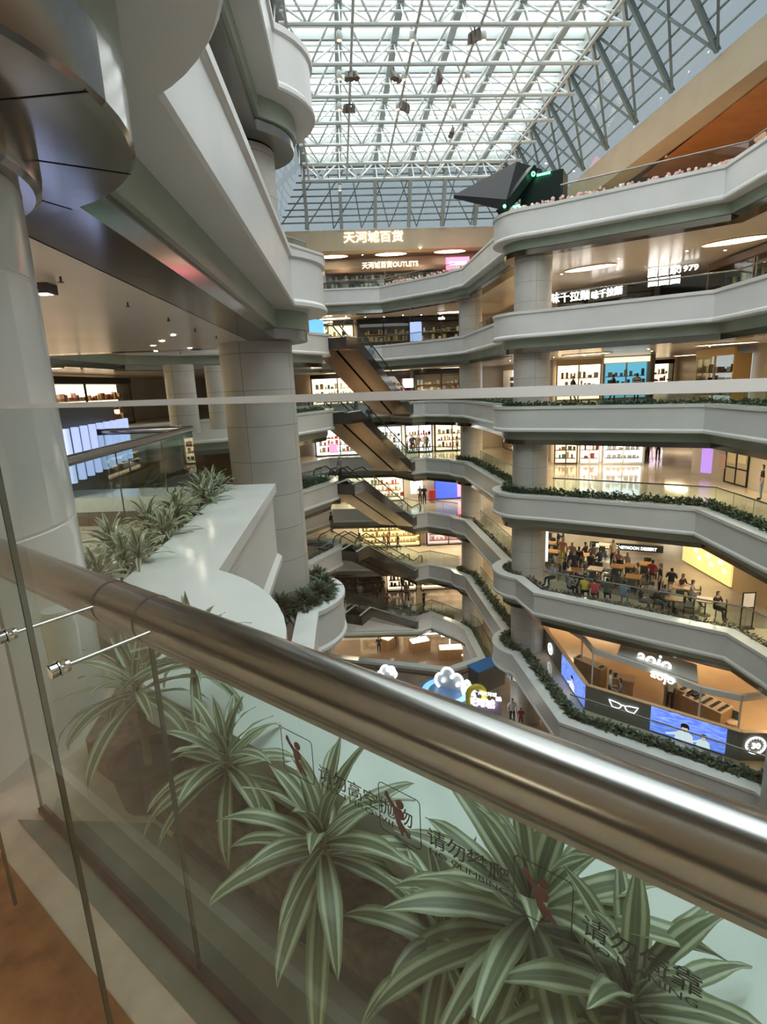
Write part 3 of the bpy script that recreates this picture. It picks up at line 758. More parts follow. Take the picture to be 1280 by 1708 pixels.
for k in range(0, 7):
    P = PATHS[k]
    h, dn, sz, m = HS[k]
    zs = LZ(k) - .22
    if k == 0:
        hedge(P[1:6], -.5, -.9, zs, h, dn, sz, m, 'low hedge round the opening on the ground floor', k)
        seg_rail(offset(P[0:6], -1.13, False), FZ(0), FZ(0) + 1.05, .03, 'glass balustrade around the opening in the ground floor')
        continue
    ib = next(i for i, p in enumerate(P) if (p - V2(*CMAIN)).length < 1.95)
    ie = max(i for i, p in enumerate(P) if (p - V2(*CMAIN)).length < 1.95)
    far = P[1:ib + 1]; right = P[ie + 1:ie + 6]; bul = P[ib:ie + 2]
    hfar = far[-4:] if k < 5 else far[1:]
    hedge(hfar, -.5, -.92, zs, h, dn * .8, sz, m, 'hedge in the %s balcony planter along the far wall and its corner' % ordn[k], 10 + k, k == 6)
    hedge(bul[:-1], -.5, -.85, zs, h, dn, sz, m, 'hedge in the %s balcony planter curving round the right hand column' % ordn[k], 20 + k, k == 6)
    hedge([bul[-2]] + right, -.5, -.92, zs, h, dn * 1.2, sz, m, 'hedge in the %s balcony planter along the right hand side' % ordn[k], 30 + k, k == 6)
    fa = [p for p in far if p.x < 5.4]
    seg_rail(offset(fa if k >= 5 else fa, -1.13, False), FZ(k), FZ(k) + 1.12, .03, 'glass balustrade with steel rail on the %s balcony, far wall' % ordn[k])
    seg_rail(offset([V2(6.22, 40.4), V2(6.9, 31.4)], -1.13, False), FZ(k), FZ(k) + 1.12, .03, 'glass balustrade on the %s balcony between the right hand columns' % ordn[k])
    rr = offset([right[0]] + right[1:], -1.13, False)
    st = rr[0] if k != 1 and k != 2 else rr[0]
    seg_rail(rr, FZ(k), FZ(k) + (1.12 if k != 6 else 1.3), .035, 'glass balustrade with steel rail on the %s balcony, right hand side' % ordn[k])
    # left landings of the escalators
    il = next(i for i, p in enumerate(P) if (p - V2(-2.9, 34.8)).length < .01)
    land = P[il - 1:il + 1]
    hedge(land, -.45, -.95, zs, h if k in (3, 4, 1, 2) else .2, dn, sz, m, 'hedge on the %s escalator landing left of the escalators' % ordn[k], 40 + k)
    seg_rail(offset(land, -1.13, False), FZ(k), FZ(k) + 1.1, .03, 'glass balustrade on the %s escalator landing' % ordn[k])

# shrubs round the big column, one storey down
SHRUB = mat('shrub_leaf', (.04, .07, .04), .35, noise=(4, (.085, .12, .075), 3))
def shrub(loc, seed, R, lab, n=230, g=None):
    r = random.Random(seed); lo = Vector(loc); o = thing('shrub', lab, 'plant', loc, g)
    mb = MB(); st = MB()
    for i in range(7):
        a = r.uniform(0, 6.28); st.tube([lo, lo + Vector((math.cos(a) * R * .5, math.sin(a) * R * .5, R * r.uniform(.7, 1.3)))], [.015, .008], 6)
    for i in range(n):
        az = r.uniform(0, 6.28); ph = r.uniform(.0, 1.5); rr_ = R * r.uniform(.55, 1.0)
        c = lo + Vector((rr_ * math.cos(az) * math.cos(ph), rr_ * math.sin(az) * math.cos(ph), .1 + rr_ * 1.25 * math.sin(ph)))
        leaf(mb, c, az + r.uniform(-.6, .6), ph * .8 + r.uniform(-.5, .3), r.uniform(.2, .3), r.uniform(.07, .1), 1.0, n=4)
    st.build('branches', STEM, o); mb.build('leaves', SHRUB, o, smooth=80)
    return o
for i, a in enumerate((-75, -48, -20, 8, 36)):
    shrub((CLEFT[0] + 1.33 * math.cos(rad(a)), CLEFT[1] + 1.33 * math.sin(rad(a)), LZ(3) - .2), 50 + i, .36, ['leafy dark shrub nearest in the curved planter below the big column', 'second leafy shrub from the near end of the planter below the big column', 'leafy shrub in the middle of the curved planter below the big column', 'fourth leafy shrub in the curved planter below the big column', 'leafy shrub at the far end of the curved planter below the big column'][i])

# ------------------------------------------------------------------ escalators between the left landings and the far balcony
ESC_SIDE = mat('escalator_mirror_side', (.07, .06, .052), .12, metal=.6)
ESC_BELLY = mat('escalator_bronze_belly', (.27, .18, .115), .2, metal=.8)
ESC_G = glassmat('escalator_glass', (.72, .77, .76), 1.45)
STEP = mat('escalator_step', (.10, .10, .105), .5)
def escalator(k, lab, T=V2(-2.9, 35.6), Bt=V2(1.5, 44.6)):
    za, zb_ = FZ(k), FZ(k - 1)
    ax = (Bt - T); L = ax.length; ax = ax / L; sd = Vector((ax.y, -ax.x))
    o = thing('escalator', lab, 'escalator', (T.x, T.y, zb_))
    def q(s, w, z): p = T + ax * s + sd * w; return Vector((p.x, p.y, z))
    f0, f1 = .9, L - 1.1
    def zz(s): return za if s <= f0 else zb_ if s >= f1 else za + (zb_ - za) * (s - f0) / (f1 - f0)
    ss = [-.6, f0, f1, L + .7]
    for w0, w1, first in ((-1.55, -.1, True), (.1, 1.55, False)):
        tr = MB()
        for (wa, m_) in ((w0, 0), (w1, 0)):
            for a, b in zip(ss[:-1], ss[1:]):
                tr.quad(q(a, wa, zz(a) + .12), q(b, wa, zz(b) + .12), q(b, wa, zz(b) - .58), q(a, wa, zz(a) - .58), 0)
        for a, b in zip(ss[:-1], ss[1:]):
            tr.quad(q(a, w0, zz(a) - .58), q(b, w0, zz(b) - .58), q(b, w1, zz(b) - .58), q(a, w1, zz(a) - .58), 1)
        for a in (ss[0], ss[-1]): tr.quad(q(a, w0, zz(a) - .58), q(a, w1, zz(a) - .58), q(a, w1, zz(a) + .1), q(a, w0, zz(a) + .1), 0)
        tr.build('truss', [ESC_SIDE, ESC_BELLY], o)
        stp = MB(); n = 24
        for i in range(n):
            s = f0 + (f1 - f0) * i / n; s2 = f0 + (f1 - f0) * (i + 1) / n; z = zz((s + s2) / 2)
            stp.box(q((s + s2) / 2, (w0 + w1) / 2, z - .08), (s2 - s, 1.0, .2), az=math.atan2(ax.y, ax.x))
        stp.build('steps', STEP, o)
        for w in (w0 + .14, w1 - .14):
            g = MB()
            for a, b in zip(ss[:-1], ss[1:]):
                g.quad(q(a, w, zz(a) + .1), q(b, w, zz(b) + .1), q(b, w, zz(b) + .95), q(a, w, zz(a) + .95))
            g.build('glass_side', ESC_G, o)
            h = MB(); pts = [q(-.7, w, za + .6), q(-.62, w, za + .85), q(-.4, w, za + 1.0)] + [q(s, w, zz(s) + 1.0) for s in (f0, f1)] + [q(L + .5, w, zb_ + 1.0), q(L + .72, w, zb_ + .85), q(L + .8, w, zb_ + .6), q(L + .7, w, zb_ + .3)]
            h.tube(pts, .04, 8); h.build('handrail', RUBBER, o, smooth=50)
            h = MB(); h.tube([q(s, w * 1.0, zz(s) + .13) for s in ss], .06, 6); h.build('skirting', WTUBE, o)
    return o
for k, lb in ((5, 'escalator pair highest up, crossing eye level towards the far balcony'), (4, 'escalator pair just below eye level with a bronze underside'), (3, 'escalator pair two floors below eye level'), (2, 'escalator pair above the lowest balcony'), (1, 'lowest escalator pair, dark and half hidden by the balcony')):
    escalator(k, lb)
# ------------------------------------------------------------------ people: one skinned body mesh per pose, dressed through material slots
def skin_body(nodes, edges, root, labels, sub=1):
    me = bpy.data.meshes.new('b'); me.from_pydata([n[0] for n in nodes], edges, [])
    o = bpy.data.objects.new('b', me); COL.objects.link(o)
    o.modifiers.new('s', 'SKIN'); sv = me.skin_vertices[0].data
    for i, n in enumerate(nodes): sv[i].radius = (n[1], n[2] if len(n) > 2 else n[1]); sv[i].use_root = (i == root)
    m = o.modifiers.new('d', 'SUBSURF'); m.levels = sub; m.render_levels = sub
    dg = bpy.context.evaluated_depsgraph_get(); dg.update()
    r = bpy.data.meshes.new_from_object(o.evaluated_get(dg)); bpy.data.objects.remove(o)
    segs = [(Vector(nodes[a][0]), Vector(nodes[b][0]), labels[i]) for i, (a, b) in enumerate(edges)]
    idx = []
    for p in r.polygons:
        c = p.center; best = 0; bd = 1e9
        for a, b, l in segs:
            d = b - a; t = max(0, min(1, (c - a).dot(d) / max(d.length_squared, 1e-9))); e = (a + d * t - c).length
            if e < bd: bd = e; best = l
        if best == 9:            # head: hair on the crown and back, face in front
            hc = Vector(nodes[HEADI][0]); v = c - hc
            best = 1 if (v.z > .045 or v.y > .012) else 0
        idx.append(best)
    r.materials.clear()
    for i in range(5): r.materials.append(None)
    r.polygons.foreach_set('material_index', idx); r.shade_smooth(); r.name = 'person_body'
    return r
HEADI = 3
def pose(kind):
    # slots: 0 skin 1 hair 2 top 3 trousers 4 shoes ; facing -Y
    N = []; E = []; Lb = []
    def n(*a): N.append(a); return len(N) - 1
    def e(a, b, l): E.append((a, b)); Lb.append(l)
    sit = kind.startswith('sit')
    hz = .50 if sit else .93
    pel = n((0, 0, hz), .135, .10); ch = n((0, -.03 if sit else 0, hz + .42), .165, .105); nk = n((0, -.04 if sit else 0, hz + .57), .055)
    hd = n((0, -.06 if sit else -.015, hz + .72), .088, .10); tp = n((0, -.055 if sit else -.01, hz + .80), .07)
    sp = n((0, -.01, hz + .2), .135, .09)
    e(pel, sp, 2); e(sp, ch, 2); e(ch, nk, 0); e(nk, hd, 9); e(hd, tp, 9)
    for s in (-1, 1):
        sh = n((s * .19, N[ch][0][1], hz + .47), .062); e(ch, sh, 2)
        if sit: el = n((s * .25, -.14, hz + .22), .045); wr = n((s * .14, -.36, hz + .27), .03); hn = n((s * .10, -.44, hz + .27), .026)
        elif kind == 'walk': el = n((s * .25, s * .08 + .02, hz + .2), .045); wr = n((s * .25, s * .12 - .1, hz - .03), .03); hn = n((s * .24, s * .12 - .14, hz - .12), .026)
        else: el = n((s * .24, .03, hz + .2), .045); wr = n((s * .24, -.05, hz - .04), .032); hn = n((s * .235, -.07, hz - .13), .028)
        e(sh, el, 2); e(el, wr, 0); e(wr, hn, 0)
        if sit: hp = n((s * .09, -.03, hz - .02), .09); kn = n((s * .12, -.42, hz - .02), .065); an = n((s * .12, -.42 + s * .05, .09), .042); ft = n((s * .13, -.58 + s * .05, .04), .035)
        elif kind == 'walk': hp = n((s * .09, 0, hz - .06), .09); kn = n((s * .09, -s * .14 - .03, .5), .062); an = n((s * .09, -s * .2 + .08, .09), .042); ft = n((s * .1, -s * .2 - .08, .035), .035)
        else: hp = n((s * .09, 0, hz - .06), .09); kn = n((s * .1, -.01, .49), .062); an = n((s * .1, .02, .09), .042); ft = n((s * .12, -.14, .035), .036)
        e(pel, hp, 3); e(hp, kn, 3); e(kn, an, 3); e(an, ft, 4)
    return skin_body(N, E, pel, Lb)
BODY = {k: pose(k) for k in ('stand', 'walk', 'sit')}
SKIN = [mat('skin_light', (.62, .42, .32), .5), mat('skin_tan', (.50, .33, .24), .5)]
HAIR = [mat('hair_black', (.015, .013, .012), .45), mat('hair_brown', (.05, .03, .02), .45)]
CL = {n: mat('cloth_' + n, c, .85) for n, c in dict(black=(.02, .02, .022), white=(.72, .71, .68), grey=(.22, .22, .22), navy=(.03, .04, .08), red=(.45, .05, .06), orange=(.60, .20, .08), yellow=(.62, .52, .06), blue=(.25, .38, .55), denim=(.22, .32, .45), khaki=(.40, .33, .22), pink=(.60, .35, .35), green=(.08, .14, .09), beige=(.55, .47, .36)).items()}
STRIPE = mat('cloth_striped', (.02, .02, .02), .85)
_nt = STRIPE.node_tree; _w = _nt.nodes.new('ShaderNodeTexWave'); _w.bands_direction = 'Z'; _w.inputs['Scale'].default_value = 2.2
_r = _nt.nodes.new('ShaderNodeValToRGB'); _r.color_ramp.interpolation = 'CONSTANT'; _r.color_ramp.elements[1].position = .5; _r.color_ramp.elements[0].color = (.02, .02, .02, 1); _r.color_ramp.elements[1].color = (.7, .7, .68, 1)
_t = _nt.nodes.new('ShaderNodeTexCoord'); _nt.links.new(_t.outputs['Object'], _w.inputs['Vector']); _nt.links.new(_w.outputs['Color'], _r.inputs['Fac']); _nt.links.new(_r.outputs['Color'], _nt.nodes['Principled BSDF'].inputs['Base Color'])
CL['striped'] = STRIPE
pcount = 0
def person(loc, face, kind, top, bot, label, sc=1.0, hair=0, grp=None):
    """face = heading the person looks along (degrees)"""
    global pcount
    pcount += 1
    o = bpy.data.objects.new('person', BODY[kind]); COL.objects.link(o)
    o.location = loc; o.rotation_euler = (0, 0, rad(face + 90)); o.scale = (sc, sc, sc)
    for i, m in enumerate((SKIN[pcount % 2], HAIR[hair], CL[top], CL[bot], CL['black'])):
        o.material_slots[i].link = 'OBJECT'; o.material_slots[i].material = m
    return tag(o, label, 'person', grp)
def floor_px(px, py, k, dz=.9):
    p = PZ(px, py, FZ(k) + dz); return (p.x, p.y, FZ(k) + .002)

# ------------------------------------------------------------------ shops
def emis(name, col, s, base=None): return mat(name, base or col, .5, emit=s, ecol=col)
GL_WARM = emis('lit_panel_warm', (1, .78, .50), 1.9); GL_WHITE = emis('lit_panel_white', (.95, .97, 1), 2.4); GL_YEL = emis('lit_panel_yellow', (1, .80, .38), 1.2)
SIGN_W = emis('sign_letters_white', (1, .98, .94), 2); SIGN_Y = emis('sign_letters_warm', (1, .88, .62), 1.6); SIGN_G = emis('sign_green', (.1, 1, .35), 5); SIGN_R = emis('sign_red', (1, .12, .2), 3)
SIGN_YEL = emis('sign_yellow', (1, .75, .1), 3); NEON = emis('white_neon', (.95, .97, 1), 2.5); BLUEP = emis('blue_screen', (.06, .16, .75), 1.4)
WOOD = mat('warm_wood', (.42, .23, .10), .4, noise=(3, (.33, .17, .07), 5)); DWOOD = mat('dark_wood', (.10, .055, .03), .4)
SHOPG = glassmat('shop_glass', (.92, .94, .93), 1.4)
GOODS = [mat('goods_' + n, c, .5) for n, c in (('white', (.75, .74, .72)), ('red', (.55, .07, .07)), ('navy', (.05, .07, .18)), ('tan', (.55, .38, .2)), ('black', (.03, .03, .03)), ('pink', (.7, .4, .45)), ('teal', (.12, .35, .38)), ('gold', (.65, .45, .12)))]
def shopfront(a, b, k, label, sign=None, sign_mat=None, glow=GL_WARM, pal=(0, 1, 2, 3), seed=0, frame=BLACK, hh=2.45, depth=.9, header=None):
    """a,b: left and right foot of the shop front seen from the walkway (xy); the shop box stands behind the line"""
    a, b = Vector(a), Vector(b); d = (b - a); w = d.length; d /= w; nrm = Vector((d.y, -d.x))  # towards the viewer
    r = random.Random(seed); z0 = FZ(k)
    o = thing('shopfront', label, 'shop', (((a + b) / 2).x, ((a + b) / 2).y, z0))
    az = math.atan2(d.y, d.x)
    def q(s, out, z): p = a + d * s + nrm * out; return Vector((p.x, p.y, z0 + z))
    mb = MB(); mb.box(q(w / 2, -depth + .03, hh / 2), (w, .05, hh), az); mb.build('lit_back_wall', glow, o)
    mb = MB()
    for s in (.05, w / 2, w - .05): mb.box(q(s, 0, hh / 2), (.09, .09, hh), az)
    mb.box(q(w / 2, 0, .06), (w, .1, .12), az); mb.box(q(w / 2, -.4, hh + .01), (w, .9, .04), az)
    for s in (.02, w - .02): mb.box(q(s, -.45, hh / 2), (.04, .86, hh), az)
    mb.build('frame', frame, o)
    mb = MB(); mb.box(q(w / 2, 0, hh + .19), (w, .2, .34), az); mb.build('header', header or frame, o)
    mb = MB()
    for z in (.35, .95, 1.55): mb.box(q(w / 2, -depth + .28, z), (w * .86, .42, .05), az)
    mb.build('shelves', WOOD, o)
    mb = MB(); n = int(w * 3.2)
    for z in (.375, .975, 1.575):
        s = .25
        while s < w - .35:
            ww = r.uniform(.1, .3); h_ = r.uniform(.12, .45); mb.box(q(s + ww / 2 + .1, -depth + .28, z + h_ / 2), (ww, .22, h_), az, mi=r.randrange(len(pal))); s += ww + r.uniform(.04, .2)
    g = mb.build('goods', [GOODS[i] for i in pal], o); g['kind'] = 'stuff'
    mb = MB(); mb.box(q(w / 2, 0, hh / 2), (w - .1, .012, hh - .1), az); mb.build('window_glass', SHOPG, o)
    if sign:
        mb = MB(); put_text(mb, sign, q(w / 2, .13, hh + .19), Vector((d.x, d.y, 0)), UPZ, height=.27, bold=.02, ext=.05); mb.build('sign_lettering', sign_mat or SIGN_W, o)
    return o
FY = 50.4
def far_shops(k, specs):
    for (x0, x1, lab, sg, sm, gl, pal) in specs:
        shopfront((x0, FY), (x1, FY), k, lab, sg, sm, gl, pal, seed=k * 31 + int(x0 * 7))
far_shops(5, [(-6.4, -1.9, 'dark framed shop with warm white sign, far wall left, second highest floor', '■■■', SIGN_Y, GL_WARM, (3, 4, 0)), (-1.6, 3.0, 'dark brown shop in the middle of the far wall, second highest floor', None, None, mat('dim_brown_wall', (.12, .08, .05), .5), (3, 4, 7)), (3.2, 8.4, 'cafe shop with white sign at the right end of the far wall, second highest floor', 'cafe', SIGN_W, mat('dim_brown_wall', (.12, .08, .05), .5), (0, 4, 3))])
far_shops(4, [(-6, -1.2, 'bright shop behind the escalator at eye level on the far wall', None, None, GL_WARM, (3, 0, 6)), (-.9, 2.9, 'red shop with hanging bulbs in the middle of the far wall at eye level', None, None, mat('dark_red_wall', (.25, .03, .04), .5), (1, 7, 3)), (3.2, 8.2, 'tan shop with a lilac panel, right end of far wall, eye level', None, None, mat('tan_lit', (.5, .4, .28), .5), (5, 3, 0))])
far_shops(3, [(-6, -1.4, 'brightly lit clothes shop at the left of the far wall, floor below eye level', None, None, GL_WHITE, (0, 3, 1)), (-1.0, 2.0, 'white fashion shop mid far wall, floor below eye level', None, None, GL_WHITE, (0, 2, 4)), (2.3, 4.8, 'white shop with an orange display on the far wall, floor below eye level', None, None, GL_WHITE, (0, 7, 1)), (5.0, 8.2, 'dark shop with a red board, far wall right, floor below eye level', None, None, GL_WARM, (1, 4, 3))])
far_shops(2, [(-6, -4.0, 'shop with big yellow figures 80 behind the escalator', '80', SIGN_YEL, BLACK, (4, 7)), (-3.4, 2.0, 'warm shop with rows of clothes below the third escalator', None, None, GL_WARM, (0, 1, 5, 3))])
far_shops(1, [(-2.5, 3.4, 'golden lit shop on the far wall, one floor above the ground', None, None, GL_YEL, (3, 7)), (4.0, 8.2, 'shop with a pale lilac window, far wall right, one floor above ground', None, None, emis('lilac_lit', (.9, .62, .6), 1.0), (5, 0))])
far_shops(0, [(-5.5, -.5, 'dark restaurant front with a yellow light strip on the ground floor', None, None, BROWN, (4, 3)), (0, 2.9, 'brown shop at the middle of the ground floor far wall', None, None, GL_WARM, (3, 4)), (3.3, 8.2, 'orange lit shop with glass doors on the ground floor far wall', None, None, GL_WARM, (3, 1, 7))])
far_shops(-1, [(-3, 1.5, 'lit basement shop seen through the floor opening, left', None, None, GL_WARM, (0, 3)), (2, 6, 'lit basement shop seen through the floor opening, middle', None, None, GL_WARM, (0, 7, 3)), (6.5, 9.5, 'lit basement shop seen through the floor opening, right', None, None, GL_WHITE, (0, 6))])
# the department store on the top storey
shopfront((-5, FY - .05), (7.0, FY - .05), 6, 'stone fronted outlet store with warm glowing sign on the top floor', None, None, mat('stone_store', (.28, .23, .18), .5), (3, 4, 0), 9, frame=mat('bronze_frame', (.16, .10, .06), .4), hh=2.1, header=mat('bronze_frame', (.16, .10, .06), .4))
def sign(body, px, py, plane_p, plane_n, width, height, m, label, backing=None, bold=.008, xd=None):
    n = Vector(plane_n).normalized(); c = PPL(px, py, plane_p, n)
    xd = Vector((-n.y, n.x, 0)) if xd is None else xd       # n points to the viewer
    o = thing('shop_sign', label, 'sign', tuple(c))
    mb = MB(); put_text(mb, body, c, xd, UPZ, width=width, height=height, bold=bold, ext=.08); mb.build('lettering', m, o)
    if backing:
        bm_, w, h = backing; mb = MB(); mb.box(c - n * .1, (w, .1, h), math.atan2(xd.y, xd.x)); mb.build('board', bm_, o)
    return o
pf = (0, BF - .03, 0)
sign('天河城百货', 623, 395, (*bw(5, BF), 0), (-U.x, -U.y, 0), 4.85, .86, SIGN_Y, 'large warm white sign lettering on the far sandstone band under the skylight', xd=Vector((Wd.x, Wd.y, 0)))
sign('天河城百货OUTLETS', 651, 441, (0, FY - 1.05, 0), (0, -1, 0), 4.7, .52, SIGN_Y, 'yellow glowing outlet store sign on the top floor, below the big sign')
sign('■■■■■', 764, 439, (0, FY - 2.5, 0), (0, -1, 0), 1.4, .22, SIGN_W, 'pink red lit sign board at the right end of the top floor far wall', (SIGN_R, 1.9, .95))
sign('味千拉麵', 951, 494, (14, 33.5, 0), (-.56, -.83, 0), 2.3, .62, SIGN_W, 'white glowing noodle shop sign just right of the column, second highest floor')
sign('味千拉麵', 1012, 488, (15.5, 34.2, 0), (-.86, -.5, 0), 2.2, .5, SIGN_W, 'second white noodle shop sign, slanting, further right', (BROWN, 2.8, .75))
c0 = (17.2, 31.5, 0)
o = sign('圖圖家', 1108, 452, c0, (-.56, -.83, 0), 1.6, .48, SIGN_W, 'brightest double row of white sign lettering on the second highest floor, right')
mb = MB(); p_ = PPL(1108, 469, c0, (-.56, -.83, 0)); put_text(mb, '圖圖圖', p_, Vector((.83, -.56, 0)), UPZ, width=1.6, height=.42, bold=.02, ext=.05)
p_ = PPL(1150, 447, c0, (-.56, -.83, 0)); put_text(mb, '1979', p_, Vector((.83, -.56, 0)), UPZ, width=.9, height=.3, bold=.02, ext=.05)
mb.build('second_row', SIGN_W, o)
sign('Pavilion', 1016, 607, (14.2, 40.4, 0), (-.277, -.96, 0), 1.7, .5, mat('sign_grey', (.6, .6, .6), .4), 'pale Pavilion lettering between beige canopies at eye level', None)
sign('cafe', 722, 549, (0, FY - .6, 0), (0, -1, 0), .8, .3, SIGN_W, 'small white stacked sign beside the far right column') if False else None
# shops on the corner block and right wall, by level
CB0, CB1 = V2(12.8, 40.85), V2(18.8, 39.1)
def cb(t): return CB0.lerp(CB1, t) + V2(-.277, -.96) * 1.1
def rw(y): return V2(18.4, y)
DIMB = mat('dim_brown_wall', (.12, .08, .05), .5)
shopfront(cb(.02), cb(.98), 5, 'dark noodle restaurant front on the corner block, second highest floor', None, None, DIMB, (3, 4, 7), 71, frame=DWOOD)
shopfront(rw(32), rw(24.5), 5, 'brown restaurant front on the right wall, second highest floor', None, None, DIMB, (4, 7), 72, frame=DWOOD)
shopfront(rw(24), rw(18), 5, 'dark glass front at the far right, second highest floor', None, None, DIMB, (4, 7), 73, frame=DWOOD)
shopfront(cb(.02), cb(.5), 4, 'shop with beige canopy on the corner block at eye level', None, None, GL_WARM, (3, 0), 74, frame=mat('beige_canopy', (.62, .5, .34), .6), header=mat('beige_canopy', (.62, .5, .34), .6))
shopfront(cb(.52), cb(.98), 4, 'shop with a blue screen wall on the corner block at eye level', None, None, emis('blue_green_screen', (.12, .38, .52), 1.0), (6, 0), 75, frame=mat('beige_canopy', (.62, .5, .34), .6), header=emis('cream_lit', (1, .85, .6), .9))
shopfront(rw(32.5), rw(29), 4, 'pale grey mural shop with white figures on the right wall at eye level', None, None, emis('grey_mural', (.55, .58, .6), .6), (0, 4), 76, frame=GOLD)
shopfront(cb(.55), cb(.98), 3, 'tall bright white light panel on the corner block, floor below eye level', None, None, emis('panel_bluewhite', (.80, .88, 1), 2.4), (0,), 77, frame=mat('white_frame', (.7, .7, .7), .4))
shopfront(cb(.30), cb(.52), 3, 'lit shelf columns left of the white panel, floor below eye level', None, None, GL_WHITE, (0, 1), 78, frame=mat('white_frame', (.7, .7, .7), .4))
shopfront(cb(.02), cb(.28), 3, 'shop window with a green figure beside the right hand column, floor below eye level', None, None, GL_WARM, (6, 3), 79, frame=DWOOD)
shopfront(cb(.02), cb(.98), 2, 'dessert restaurant back wall on the corner block', None, None, GL_WARM, (3, 4), 80, frame=DWOOD)
shopfront((20.2, 50.4), (26.5, 50.4), 3, 'pink lit shop deep in the side corridor, floor below eye level', None, None, emis('pink_lit', (1, .75, .95), 2.0), (5, 0), 81)
shopfront((20.2, 50.4), (26.5, 50.4), 4, 'shop deep in the side corridor at eye level', None, None, GL_WARM, (5, 0), 82)
shopfront(V2(11.4, 51.0), V2(11.75, 42.2), 4, 'bright clothes shop between the two right hand columns at eye level', None, None, GL_WHITE, (0, 2, 4), 83, frame=mat('beige_canopy', (.62, .5, .34), .6))
shopfront(V2(11.4, 51.0), V2(11.75, 42.2), 3, 'bright shop with a dark counter between the two right hand columns', None, None, GL_WARM, (0, 4, 3), 84, frame=DWOOD)
shopfront(V2(11.4, 51.0), V2(11.75, 42.2), 2, 'jewellery shop window between the two right hand columns', None, None, GL_WHITE, (0, 3), 85, frame=mat('brown_frame', (.2, .14, .09), .5))
shopfront(V2(11.4, 51.0), V2(11.75, 42.2), 1, 'warm shop window between the two right hand columns, lower floor', None, None, GL_WARM, (3, 7), 86, frame=mat('brown_frame', (.2, .14, .09), .5))
shopfront(V2(11.4, 51.0), V2(11.75, 42.2), 5, 'cream shop between the two right hand columns, second highest floor', None, None, GL_WARM, (0, 3), 87, frame=mat('beige_canopy', (.62, .5, .34), .6))
shopfront((-15.8, 12), (-15.8, 24), 4, 'yellow lit shop far left past the white pillar', None, None, GL_YEL, (7, 3, 1), 88, frame=BLACK)
shopfront((-15.8, 25), (-15.8, 36), 4, 'orange lit shop far left beside a pale column', None, None, GL_WARM, (3, 1), 89, frame=BLACK)
# double door in the right wall, floor below eye level
c = PX_(1229, 785, 19.42)
d = thing('door', 'dark framed double door with paper notices in the tan right wall', 'door', (19.42, c.y, FZ(3)))
mb = MB(); w_, h_ = 1.9, 2.05
for s in (-w_ / 2, 0, w_ / 2): mb.box((19.40, c.y + s, FZ(3) + h_ / 2), (.08, .07, h_))
for z in (.04, .9, h_): mb.box((19.40, c.y, FZ(3) + z), (.08, w_, .07))
mb.build('frame', BLACK, d)
mb = MB(); mb.box((19.42, c.y, FZ(3) + h_ / 2), (.04, w_ - .06, h_ - .06)); mb.build('leaf', mat('door_tan', (.48, .40, .28), .4), d)
mb = MB(); mb.box((19.37, c.y + .45, FZ(3) + 1.5), (.02, .7, .7)); mb.box((19.37, c.y - .45, FZ(3) + 1.55), (.02, .7, .6)); mb.build('notice', mat('paper', (.72, .62, .42), .7), d)
def board(px, py, plane_p, n, w, h, m, label, frame=None, name='poster', cat='poster', t=.06):
    n = Vector(n).normalized(); c = PPL(px, py, plane_p, n); xd = Vector((-n.y, n.x, 0))
    o = thing(name, label, cat, tuple(c)); mb = MB(); mb.box(c, (w, t, h), math.atan2(xd.y, xd.x)); mb.build('panel', m, o)
    if frame:
        mb = MB(); az = math.atan2(xd.y, xd.x)
        for s in (-1, 1): mb.box(c + xd * s * w / 2, (.06, t + .03, h + .06), az); mb.box(c + UPZ * s * h / 2, (w + .06, t + .03, .06), az)
        mb.build('frame', frame, o)
    return o, c, xd
LILAC = emis('lilac_poster', (.35, .2, .6), 1.0)
board(1181, 768, (18.95, 32.6, 0), (-.8, -.6, 0), .7, 1.5, LILAC, 'lilac poster hanging at the wall corner, floor below eye level')
board(1206, 769, (19.38, 30, 0), (-1, 0, 0), .6, .8, mat('pinkish_notice', (.55, .36, .30), .6), 'small pinkish notice on the tan wall left of the double door')
board(748, 815, (0, FY - .3, 0), (0, -1, 0), 2.5, 1.85, emis('deep_blue_screen', (.03, .06, .35), 1.6), 'large blue LED screen on the far wall, two floors below eye level', BLACK, 'led_screen', 'screen')
board(766, 812, (0, FY - .35, 0), (0, -1, 0), .3, 1.8, SIGN_R, 'narrow red lit column beside the blue LED screen', None, 'light_column', 'light')
board(695, 811, (0, FY - .3, 0), (0, -1, 0), 1.1, 1.35, GL_WHITE, 'white light box poster on the far wall, left of the red cabinet')
board(721, 826, (0, FY - 1.2, 0), (0, -1, 0), .62, .95, mat('red_cabinet', (.5, .04, .05), .4), 'red cabinet standing by the far wall next to the blue screen', None, 'cabinet', 'cabinet', t=.6)
board(694, 553, (0, FY - 3.4, 0), (0, -1, 0), .95, 1.5, emis('pale_blue_board', (.40, .52, .9), .7), 'pale blue notice board standing at the far balcony, second highest floor')
board(614, 760, (0, FY - 4.6, 0), (0, -1, 0), .7, .8, SIGN_R, 'red lit box under the escalator, floor below eye level') if False else board(556, 748, (0, 47.5, 0), (0, -1, 0), .7, .8, SIGN_R, 'red lit box on the floor left of the escalators', None, 'light_box', 'light')
o, c, xd = board(905, 911, (CMAIN[0] + 1.0, CMAIN[1] + .1, 0), (-.28, -.96, 0), .62, 1.75, emis('white_poster', (.85, .92, 1), 1.3), 'white menu poster with a round golden dish on the right hand column')
mb = MB(); mb.lathe(c + Vector((-.04, -.05, -.15)), [(0, 0), (.17, 0), (.17, .02)], 20, R=Matrix.Rotation(PI / 2, 3, 'X')); mb.build('dish_picture', mat('golden_dish', (.6, .42, .15), .5), o)
